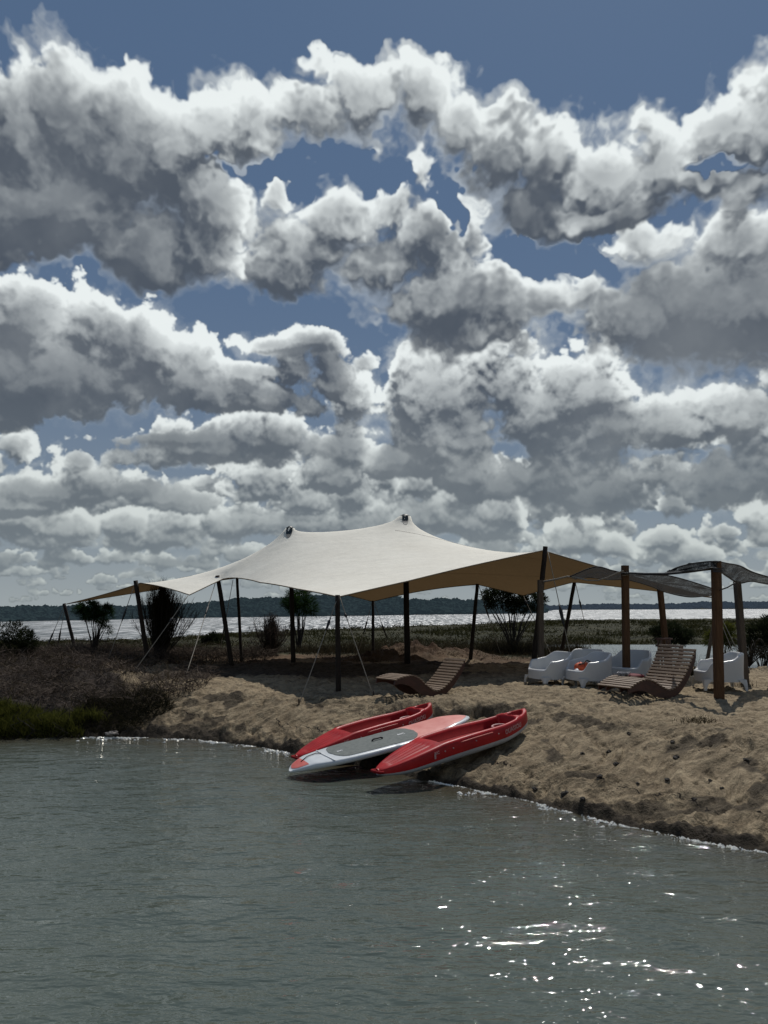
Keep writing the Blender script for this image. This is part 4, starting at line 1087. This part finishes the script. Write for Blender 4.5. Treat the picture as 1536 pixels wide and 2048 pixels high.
# ---------------------------------------------------------------- vegetation
def zarr(x,y): return height(np.asarray(x,float),np.asarray(y,float))
def blades(name,base,L,Wd,dirs,curl,mat,parent=None,levels=3,rs=RNG):
    """flat tapering blades: base (n,3), length (n), width (n), growth direction (n,3), curl = sideways bend at the tip"""
    n=len(base); base=np.asarray(base,float); d=dirs/np.linalg.norm(dirs,axis=1,keepdims=True)
    a=rs.rand(n)*6.283; side=np.stack([np.cos(a),np.sin(a),rs.randn(n)*.2],-1); side-=d*(side*d).sum(1,keepdims=True); side/=np.linalg.norm(side,axis=1,keepdims=True)
    bend=np.stack([rs.randn(n),rs.randn(n),-.6*np.abs(rs.randn(n))],-1)*curl
    V=np.zeros((n,2*levels,3))
    for k in range(levels):
        s=k/(levels-1); c=base+d*(L*s)[:,None]+bend*(L*s*s)[:,None]; w=(Wd*(1-s*.85)*.5)[:,None]
        V[:,2*k]=c-side*w; V[:,2*k+1]=c+side*w
    F=[]
    o=np.arange(n)[:,None]*(2*levels)
    for k in range(levels-1): F.append(o+np.array([[2*k,2*k+1,2*k+3,2*k+2]]))
    return np_mesh(name,V.reshape(-1,3),np.concatenate(F),mat,parent)
def foliage(name,blobs,n,ll,lw,mat,parent,clump=.16,nc=60,out=.6,seed=1,up=.2,curl=.15):
    rs=np.random.RandomState(seed); C=[];O=[]
    vol=np.array([b[3]*b[4]*b[5] for b in blobs])**.66; vol/=vol.sum()
    for i in range(nc):
        b=blobs[rs.choice(len(blobs),p=vol)]; v=rs.randn(3); v/=np.linalg.norm(v); r=rs.rand()**.33
        C.append([b[0]+v[0]*r*b[3],b[1]+v[1]*r*b[4],b[2]+v[2]*r*b[5]]); O.append(v)
    C=np.array(C);O=np.array(O); k=rs.randint(0,nc,n)
    v=rs.randn(n,3); v/=np.linalg.norm(v,axis=1,keepdims=True)
    base=C[k]+v*(clump*rs.rand(n)**.5)[:,None]
    d=v*(1-out)+O[k]*out+np.array([0,0,up])+rs.randn(n,3)*.15
    return blades(name,base,ll*(.6+.8*rs.rand(n)),lw*(.7+.6*rs.rand(n)),d,curl,mat,parent,rs=rs)
def limbs(name,base,tips,r0,parent,seed=1,fork=.4,mat='barkd',r1=.006,wob=.05):
    rs=random.Random(seed); m=MB()
    for tp in tips:
        b=Vector(base); tp=Vector(tp); mid=b.lerp(tp,fork); mid.x=b.x+(tp.x-b.x)*fork*.45; mid.y=b.y+(tp.y-b.y)*fork*.45
        pts=[];rr=[]
        for k in range(9):
            s=k/8; p=(b*(1-s)**2+mid*2*s*(1-s)+tp*s*s); 
            if 0<k<8: p=p+Vector((rs.uniform(-1,1),rs.uniform(-1,1),rs.uniform(-1,1)))*wob*(tp-b).length*.25
            pts.append(p); rr.append(r0*(1-s)+r1*s)
        V,F=tube(pts,rr,6); m.add(V,F)
    return m.build(name,M[mat],parent)
def tree(name,label,cat,px,basepy,Y,blobs,trunk_r,mat,n,ll,lw,clump,nc,seed,group=None,out=.6,tips=None,up=.2,mg=1.0):
    """blobs in photo pixels around the base: (px,py,rx,ry)"""
    b=P(px,basepy,Y); z0=zat(b.x,b.y); t=thing(name,label,cat,(b.x,b.y,z0),group=group); s=Y/1490.0
    B=[]
    for bx,by,rx,ry in blobs:
        c=P(bx,by,Y); B.append((c.x-b.x,(random.Random(bx).uniform(-.3,.3))*rx*s,c.z-z0,rx*s,rx*s*.9,ry*s))
    tp=[(q[0],q[1],q[2]) for q in B]+[(q[0]+q[3]*.5*math.cos(k),q[1],q[2]+q[5]*.5*math.sin(k*2)) for k,q in enumerate(B)]
    if tips: tp+= [tuple(P(a,c,Y)-Vector((b.x,b.y,z0))) for a,c in tips]
    limbs('trunk',(0,0,-.1),tp,trunk_r,t,seed)
    foliage('crown',B,n,ll,lw,M[mat],t,clump,nc,out,seed,up)
    return t
def shrubs():
    tree('pine_tree','small windswept pine with two thin trunks at the left of the tent','tree',188,1304,24.0,
         [(190,1218,36,13),(178,1228,26,12),(215,1220,16,10),(204,1234,20,10),(212,1258,11,8),(165,1222,14,8),(196,1246,10,7)],.03,'needle',8500,.10,.013,.09,110,3,'small pines near the tent')
    tree('pine_tree','round dark green pine seen behind the left centre pole','tree',598,1293,28.0,
         [(597,1203,30,21),(612,1215,22,16),(582,1214,20,16),(600,1190,16,12)],.05,'needle',7500,.13,.014,.13,120,5,'small pines near the tent')
    tree('evergreen_tree','spreading dark evergreen with several stems below the right part of the tent','tree',1026,1298,25.5,
         [(1000,1200,30,16),(1030,1188,38,16),(1062,1202,26,17),(985,1192,20,12),(1040,1212,30,14),(1078,1195,14,12),(1010,1180,26,10),(970,1205,12,8)],.035,'olive',9500,.075,.035,.14,170,8,
         tips=[(985,1225),(1070,1228),(1045,1240),(1000,1236)])
    tree('broad_bush','dark bush at the left edge of the picture','bush',30,1325,21.5,[(20,1272,34,24),(45,1282,28,22),(0,1262,24,18),(60,1290,16,16),(30,1300,40,20)],.02,'olive',6500,.07,.024,.12,110,9)
    # broom: bundle of upright switches
    b=P(318,1313,21.8); z0=zat(b.x,b.y); t=thing('broom_shrub','large vase shaped shrub of dark upright twigs behind the left tent pole','shrub',(b.x,b.y,z0)); rs=random.Random(2); m=MB()
    tips=[]
    for k in range(150):
        q=rs.uniform(0,6.283); rr=abs(rs.gauss(0,.42)); rr=min(rr,1.0); hh=2.12-.55*rr**1.5+rs.uniform(-.4,.14)
        tp=Vector((rr*math.cos(q)+.05,rr*.8*math.sin(q),hh)); b0=Vector((rs.gauss(0,.07),rs.gauss(0,.07),-.05)); mid=Vector((tp.x*.55,tp.y*.55,hh*.42)); tips.append((tp,mid,b0))
        pts=[b0*(1-s)**2+mid*2*s*(1-s)+tp*s*s for s in [i/7 for i in range(8)]]; V,F=tube(pts,[.013*(1-i/8)+.003 for i in range(8)],4,False); m.add(V,F)
    m.build('stems',M['barkd'],t)
    bs=[];ds=[]
    for k in range(9000):
        tp,mid,b0=rs.choice(tips); s=rs.uniform(.22,1)**.8; p=b0*(1-s)**2+mid*2*s*(1-s)+tp*s*s; g=(tp-mid).normalized(); bs.append(p+Vector((rs.gauss(0,.035),rs.gauss(0,.035),rs.gauss(0,.03)))); ds.append(g+Vector((rs.gauss(0,.35),rs.gauss(0,.35),.25)))
    n=len(bs); blades('twigs',np.array([tuple(p) for p in bs]),.16+.22*RNG.rand(n),np.full(n,.009),np.array([tuple(p) for p in ds]),.12,M['broom'],t)
    # dry upright bush
    b=P(540,1304,24.5); z0=zat(b.x,b.y); t=thing('dry_bush','dry brown thorny bush between the left poles of the tent','bush',(b.x,b.y,z0)); rs=random.Random(12); m=MB(); tips=[]
    for k in range(90):
        q=rs.uniform(0,6.283); rr=min(.68,abs(rs.gauss(0,.36))); hh=1.30-.4*rr+rs.uniform(-.5,.1); tp=Vector((rr*math.cos(q),rr*math.sin(q),hh)); mid=Vector((tp.x*.8,tp.y*.8,hh*.4)); tips.append((tp,mid))
        pts=[mid*2*s*(1-s)+tp*s*s for s in [i/5 for i in range(6)]]; V,F=tube(pts,[.010*(1-i/6)+.003 for i in range(6)],4,False); m.add(V,F)
    m.build('stems',M['barkd'],t)
    bs=[];ds=[]
    for k in range(5200):
        tp,mid=rs.choice(tips); s=rs.uniform(.15,1); p=mid*2*s*(1-s)+tp*s*s; bs.append(p+Vector((rs.gauss(0,.05),rs.gauss(0,.05),rs.gauss(0,.04)))); ds.append(Vector((rs.gauss(0,.6),rs.gauss(0,.6),.7)))
    n=len(bs); blades('twigs',np.array([tuple(p) for p in bs]),.08+.14*RNG.rand(n),np.full(n,.012),np.array([tuple(p) for p in ds]),.15,M['brush'],t)
    # bushes behind the loungers and the lone chair
    tree('evergreen_bush','round dark green bush across the channel, behind the leaning square post','bush',1352,1290,33,[(1345,1262,34,17),(1322,1268,20,12),(1368,1270,18,14),(1350,1276,34,12)],.03,'olive',5200,.12,.035,.16,90,21)
    tree('yellow_green_bush','loose yellow green bush between the two right posts across the channel','bush',1450,1297,30,[(1450,1266,20,18),(1436,1276,22,14),(1468,1276,18,14),(1452,1254,14,10)],.02,'greenb',3800,.13,.03,.14,60,22)
    tree('evergreen_bush','dark bush at the right edge beyond the last post','bush',1525,1310,25,[(1520,1270,28,26),(1545,1262,30,28),(1500,1290,18,16),(1536,1296,30,16)],.03,'olive',6500,.11,.032,.16,110,23)
    tree('low_bush','low dark bush on the marsh right of the broom shrub','bush',428,1287,42,[(424,1276,14,7),(440,1280,14,6),(410,1281,10,5)],.02,'olive',1800,.14,.05,.2,40,24)
    # arching stems hanging over the channel at the right
    b=P(1498,1325,19.5); t=thing('arching_shrub','bare dark shrub with arching stems over the channel at the right edge','shrub',(b.x,b.y,zat(b.x,b.y))); rs=random.Random(31); m=MB()
    bs=[];ds=[]
    for k in range(34):
        q=rs.uniform(0,6.283); l=rs.uniform(.35,.9); h=rs.uniform(.35,.75); pts=[Vector((math.cos(q)*l*s,math.sin(q)*l*s,h*math.sin(s*2.5)+.02)) for s in [i/7 for i in range(8)]]
        V,F=tube(pts,[.012*(1-i/9) for i in range(8)],5,False); m.add(V,F)
        for j in range(16): s=rs.uniform(.25,1); bs.append((math.cos(q)*l*s,math.sin(q)*l*s,h*math.sin(s*2.5))); ds.append((math.cos(q)+rs.gauss(0,.6),math.sin(q)+rs.gauss(0,.6),rs.gauss(-.1,.5)))
    m.build('stems',M['barkd'],t); n=len(bs); blades('twigs',np.array(bs),.10+.15*RNG.rand(n),np.full(n,.012),np.array(ds),.2,M['broom'],t)
    # grass tufts by the channel
    for px,py,Y,n,h,sp,lab in ((1262,1338,17.6,420,.62,.22,'pale grass tuft against the channel, behind the brown post'),(1390,1345,17.0,300,.50,.12,'tuft of thin grass by the channel between the nearest lounger and the lone armchair'),
                            (1398,1452,10.9,130,.10,.13,'small dark tuft of grass on the sand slope at the right'),(1490,1372,14.7,90,.14,.14,'few blades of grass at the foot of the right hand post'),(735,1318,21.5,160,.35,.3,'thin dry grass tuft at the foot of the thin back pole')):
        b=P(px,py,Y); z0=zat(b.x,b.y); t=thing('grass_tuft',lab,'grass',(b.x,b.y,z0)); rs=np.random.RandomState(px)
        bs=np.stack([rs.randn(n)*sp,rs.randn(n)*sp*.7,np.zeros(n)-.02],-1); d=np.stack([rs.randn(n)*.35+bs[:,0],rs.randn(n)*.35,np.ones(n)],-1)
        blades('blades',bs,h*(.4+.9*rs.rand(n)),np.full(n,.011),d,.35,M['dgrass'],t,rs=rs)
    # green samphire at the water's edge, bottom left
    rs=np.random.RandomState(77); n=26000; x=-8.2+3.4*rs.rand(n)**.9; y=12.65+1.0*rs.rand(n); 
    x=np.where(rs.rand(n)<.5,x,x); d_=sdist(x,y); k=(d_>-.02)&(x<-5.1-.3*rs.rand(n)+.3*vn(y*3,y*2)); x=x[k];y=y[k];n=len(x); bump=.5+.5*vn(x*2.3,y*2.3)
    hgt=(.06+.30*bump)*(.4+.7*rs.rand(n)); z=zarr(x,y)
    z=z+hgt*rs.rand(n)*.9
    t=thing('samphire_shrub','olive green low shrub spreading along the water at the far left','shrub',(-6.4,13.3,zat(-6.4,13.3)))
    bs=np.stack([x+6.4,y-13.3,z-t.location.z],-1); dd=np.stack([rs.randn(n)*.45,rs.randn(n)*.45-.25,np.ones(n)],-1)
    blades('foliage',bs,.10+.12*rs.rand(n),np.full(n,.013),dd,.2,M['greenb'],t,rs=rs)
    m=MB()
    r2=random.Random(3)
    for k in range(40):
        xx=r2.uniform(-8.0,-5.2); yy=13.2+r2.uniform(-.2,.6); z_=zat(xx,yy); pts=[Vector((xx+6.4+r2.uniform(-.1,.1)*i,yy-13.3-.04*i,z_-t.location.z+.12*i)) for i in range(4)]; V,F=tube(pts,[.010,.008,.006,.003],5,False); m.add(V,F)
    m.build('stems',M['barkd'],t)
def stuffs():
    rs=np.random.RandomState(41)
    # tangled dry brush on the left bank
    n=60000; x=-15+11.8*rs.rand(n); y=13.4+12*rs.rand(n); den=.35+.65*sm(.5+vn(x*.8,y*.8)*1.4); d_=sdist(x,y)
    k=(rs.rand(n)<den)&(x<-3.9-.5*vn(y*1.3,x*.5)-.35*(17.2-y).clip(0,3)*0+np.where(y>18.5,.5,0))&(d_>.8)&~((x>-5.8)&(y>17.3)&(y<20.6)); x=x[k];y=y[k];n=len(x); z=zarr(x,y)
    up=rs.rand(n)<.45
    dd=np.stack([rs.randn(n)*.9,rs.randn(n)*.9,np.where(up,1.1,.25)+.2*rs.rand(n)],-1)
    L=np.where(up,.16+.34*rs.rand(n),.2+.35*rs.rand(n))*(.7+.5*sm((y-17)/4))
    tag(blades('dry_brush',np.stack([x,y,z+.22*rs.rand(n)*(~up)],-1),L,.006+.013*rs.rand(n),dd,.35,M['brush'],levels=4,rs=rs),'tangle of dry grey brown brush covering the bank at the left','brush',kind='stuff')
    n=1500; x=-13+9*rs.rand(n); y=13.8+9*rs.rand(n); d_=sdist(x,y); k=(x<-4.2)&(d_>.9)&~((x>-5.8)&(y>17.3)&(y<20.6)); x=x[k];y=y[k];n=len(x)
    tag(blades('pale_twigs',np.stack([x,y,zarr(x,y)],-1),.3+.45*rs.rand(n),.010+.012*rs.rand(n),np.stack([rs.randn(n)*.8,rs.randn(n)*.8,.6+.6*rs.rand(n)],-1),.35,M['dgrass'],levels=4,rs=rs),'paler dead twigs sticking out of the brush on the left bank','twigs',kind='stuff')
    # dark grasses hanging over the bank edge at the left
    n=9000; x=-5.6+2.2*rs.rand(n); y=12.7+2.2*rs.rand(n); d_=sdist(x,y); k=(d_>.12)&(x<-4.1+.4*vn(y*2,x)); x=x[k];y=y[k];n=len(x)
    tag(blades('dead_stalks',np.stack([x,y,zarr(x,y)],-1),.12+.3*rs.rand(n),.005+.006*rs.rand(n),np.stack([rs.randn(n)*.7,rs.randn(n)*.5-.5,.5+rs.randn(n)*.4],-1),.4,M['broom'],levels=4,rs=rs),'dark dead stalks on the steep earth bank left of the sand','stalks',kind='stuff')
    # tall dry grass behind the tent
    n=60000; x=-13+26*rs.rand(n); y=24.3+9*rs.rand(n)**1.3; a=x/y
    g=sm((.5+.8*vn(x*.45,y*.45)+.4*vn(x*1.7,y*1.7)))
    tall=np.interp(a,[-.5,-.3,-.16,-.05,.05,.18,.24,.35,.5],[.5,.35,.45,.75,.95,1.0,.85,.55,.5])
    k=(rs.rand(n)<g*.95)&~((a>.265)&(y>19)&(y<37)); x=x[k];y=y[k];a=a[k];tall=tall[k];g=g[k];n=len(x)
    tag(blades('dry_grass',np.stack([x,y,zarr(x,y)-.02],-1),(.22+.55*rs.rand(n))*tall*(.5+.6*g),.010+.014*rs.rand(n),np.stack([rs.randn(n)*.35+.12,rs.randn(n)*.35,np.ones(n)],-1),.22,M['dgrass'],levels=4,rs=rs),'strip of tall dry grass between the tent and the marsh','grass',kind='stuff')
    n=2500; x=-2+9*rs.rand(n); y=22+2.6*rs.rand(n)
    tag(blades('sparse_grass',np.stack([x,y,zarr(x,y)-.02],-1),.10+.22*rs.rand(n),.008+.006*rs.rand(n),np.stack([rs.randn(n)*.6,rs.randn(n)*.6,np.ones(n)],-1),.4,M['dgrass'],rs=rs),'sparse dry grass on the brown soil at the back of the tent','grass',kind='stuff')
    # low marsh scrub out to the lake
    n=90000; u=rs.rand(n); y=29*(np.exp(u*1.9)); a=-.62+1.24*rs.rand(n); x=a*y
    ly=np.interp(a,LKA,LKY); g=sm(.35+.9*vn(x*.16+3,y*.10)+.5*vn(x*.6,y*.4)); k=(y<ly-1.5)&(rs.rand(n)<g*.9+.08)&~((a>.26)&(y<37.5)); x=x[k];y=y[k];g=g[k];n=len(x); s=y/30
    c=zarr(x,y)
    tag(blades('marsh_scrub',np.stack([x,y,c+.1*rs.rand(n)],-1),(.14+.22*rs.rand(n))*(.6+.7*g)*s**.55,.03*s*(.6+.8*rs.rand(n)),np.stack([rs.randn(n)*.8,rs.randn(n)*.8,.8+.3*rs.rand(n)],-1),.3,M['mgrass'],levels=3,rs=rs),'low dark green scrub covering the marsh down to the lake','scrub',kind='stuff')
def far_wood():
    rs=np.random.RandomState(9)
    nu,nv=9,5; base=[]; F0=[]
    for j in range(nv+1):
        ph=math.pi*.62*j/nv
        for i in range(nu): th=6.2832*i/nu; base.append((math.sin(ph)*math.cos(th),math.sin(ph)*math.sin(th),math.cos(ph)))
    for j in range(nv):
        for i in range(nu): F0.append((j*nu+i,(j+1)*nu+i,(j+1)*nu+(i+1)%nu,j*nu+(i+1)%nu))
    base=np.array(base);F0=np.array(F0)
    def wood(name,label,a0,a1,n,rpx,mat,jit,rows):
        Vs=[];Fs=[];k=0
        for i in range(n):
            row=i%rows; a=a0+(a1-a0)*rs.rand(); fy=np.interp(a,FSA,FSY); hp=np.interp(a,HTA,HTP); sp=np.interp(a,FSA,np.array([b for _,b in _fs]))
            fr=(row+.6*rs.rand())/rows                        # 0 at the shore .. 1 at the ridge
            y=fy*(1.012+.16*fr); r=rpx/1490*y*(.6+.8*rs.rand()); 
            pyt=sp-3-(sp-3-hp)*min(1,.25+fr*.95)+(rs.randn()*jit+jit*.6*float(vn(a*90,3)))*(1 if row==rows-1 else .6)
            zt=EYE+(1213-pyt)/1490*y; x=a*y
            nz=1+.30*rs.randn(len(base),1)*.6
            V=base*nz*np.array([r,r,r*.62])+np.array([x,y,zt-r*.62]); V[base[:,2]<-.3,2]-=r*.9
            Vs.append(V);Fs.append(F0+k);k+=len(base)
        o=np_mesh(name,np.concatenate(Vs),np.concatenate(Fs),mat,smooth=False); tag(o,label,'woodland',kind='stuff')
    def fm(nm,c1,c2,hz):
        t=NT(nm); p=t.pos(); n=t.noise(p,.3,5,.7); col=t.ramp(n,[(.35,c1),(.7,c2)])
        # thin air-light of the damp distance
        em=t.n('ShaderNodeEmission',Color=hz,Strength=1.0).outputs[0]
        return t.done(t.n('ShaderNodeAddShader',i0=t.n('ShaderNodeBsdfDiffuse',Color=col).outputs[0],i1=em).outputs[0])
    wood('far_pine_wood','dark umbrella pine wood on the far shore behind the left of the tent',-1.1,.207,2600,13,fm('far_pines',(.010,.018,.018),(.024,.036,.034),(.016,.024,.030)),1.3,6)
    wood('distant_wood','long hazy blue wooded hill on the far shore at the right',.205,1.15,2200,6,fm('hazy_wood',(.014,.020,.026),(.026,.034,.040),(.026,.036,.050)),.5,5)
def small_things():
    rs=random.Random(8)
    def rock(px,py,r,mt,name,label,cat,group=None,flat=.6):
        ys=np.arange(6,18,.02); qs=[P(px,py,float(v)) for v in ys]; hh=np.maximum(height(np.array([v.x for v in qs]),ys),WL)
        k_=next((i for i,v in enumerate(qs) if v.z<hh[i]),None)
        if k_ is None: return
        q=qs[k_]; q.z=float(hh[k_])
        V=[];F=[];nu,nv=12,8; sd=rs.uniform(0,99)
        for j in range(nv+1):
            ph=math.pi*j/nv
            for i in range(nu): th=6.2832*i/nu; k=1+.45*float(fb(math.cos(th)*1.3+sd,math.cos(ph)*1.3+math.sin(th),2)); V.append((r*k*math.sin(ph)*math.cos(th),r*k*math.sin(ph)*math.sin(th),r*flat*k*math.cos(ph)))
        for j in range(nv):
            for i in range(nu): F.append((j*nu+i,(j+1)*nu+i,(j+1)*nu+(i+1)%nu,j*nu+(i+1)%nu))
        o=MB().add(V,F).build(name,M[mt],smooth=False); o.location=(q.x,q.y,q.z+r*.15); o.rotation_euler=(0,0,rs.uniform(0,6)); tag(o,label,cat,group)
    rock(226,1471,.10,'stone','waterside_stone','pale stone at the water line right of the green shrub','stone',flat=.4)
    for px,py,r in ((1352,1517,.045),(1345,1486,.03),(1388,1600,.03),(1335,1562,.028),(1275,1568,.026),(1492,1520,.03),(1420,1562,.022),(1232,1530,.04),(1218,1505,.035),(1258,1470,.03),(1165,1508,.03),(1070,1580,.03),(1130,1590,.05),(1165,1600,.035),(1200,1555,.03),(1444,1578,.02)):
        rock(px,py,r,'clod','earth_clod','small dark clod of wet earth on the right hand sand slope','clod','dark clods on the sand slope')
# ---------------------------------------------------------------- go
def main():
    print('start',round(time.time()-T0,1)); ground(); print('ground',round(time.time()-T0,1)); water()
    pk,bv=tent(); print('tent',round(time.time()-T0,1)); poles(pk); guys(); pergola()
    chairs(); loungers(); boats(); print('things',round(time.time()-T0,1))
    shrubs(); stuffs(); far_wood(); small_things(); print('veg',round(time.time()-T0,1))
    world(); print('world',round(time.time()-T0,1))
main()
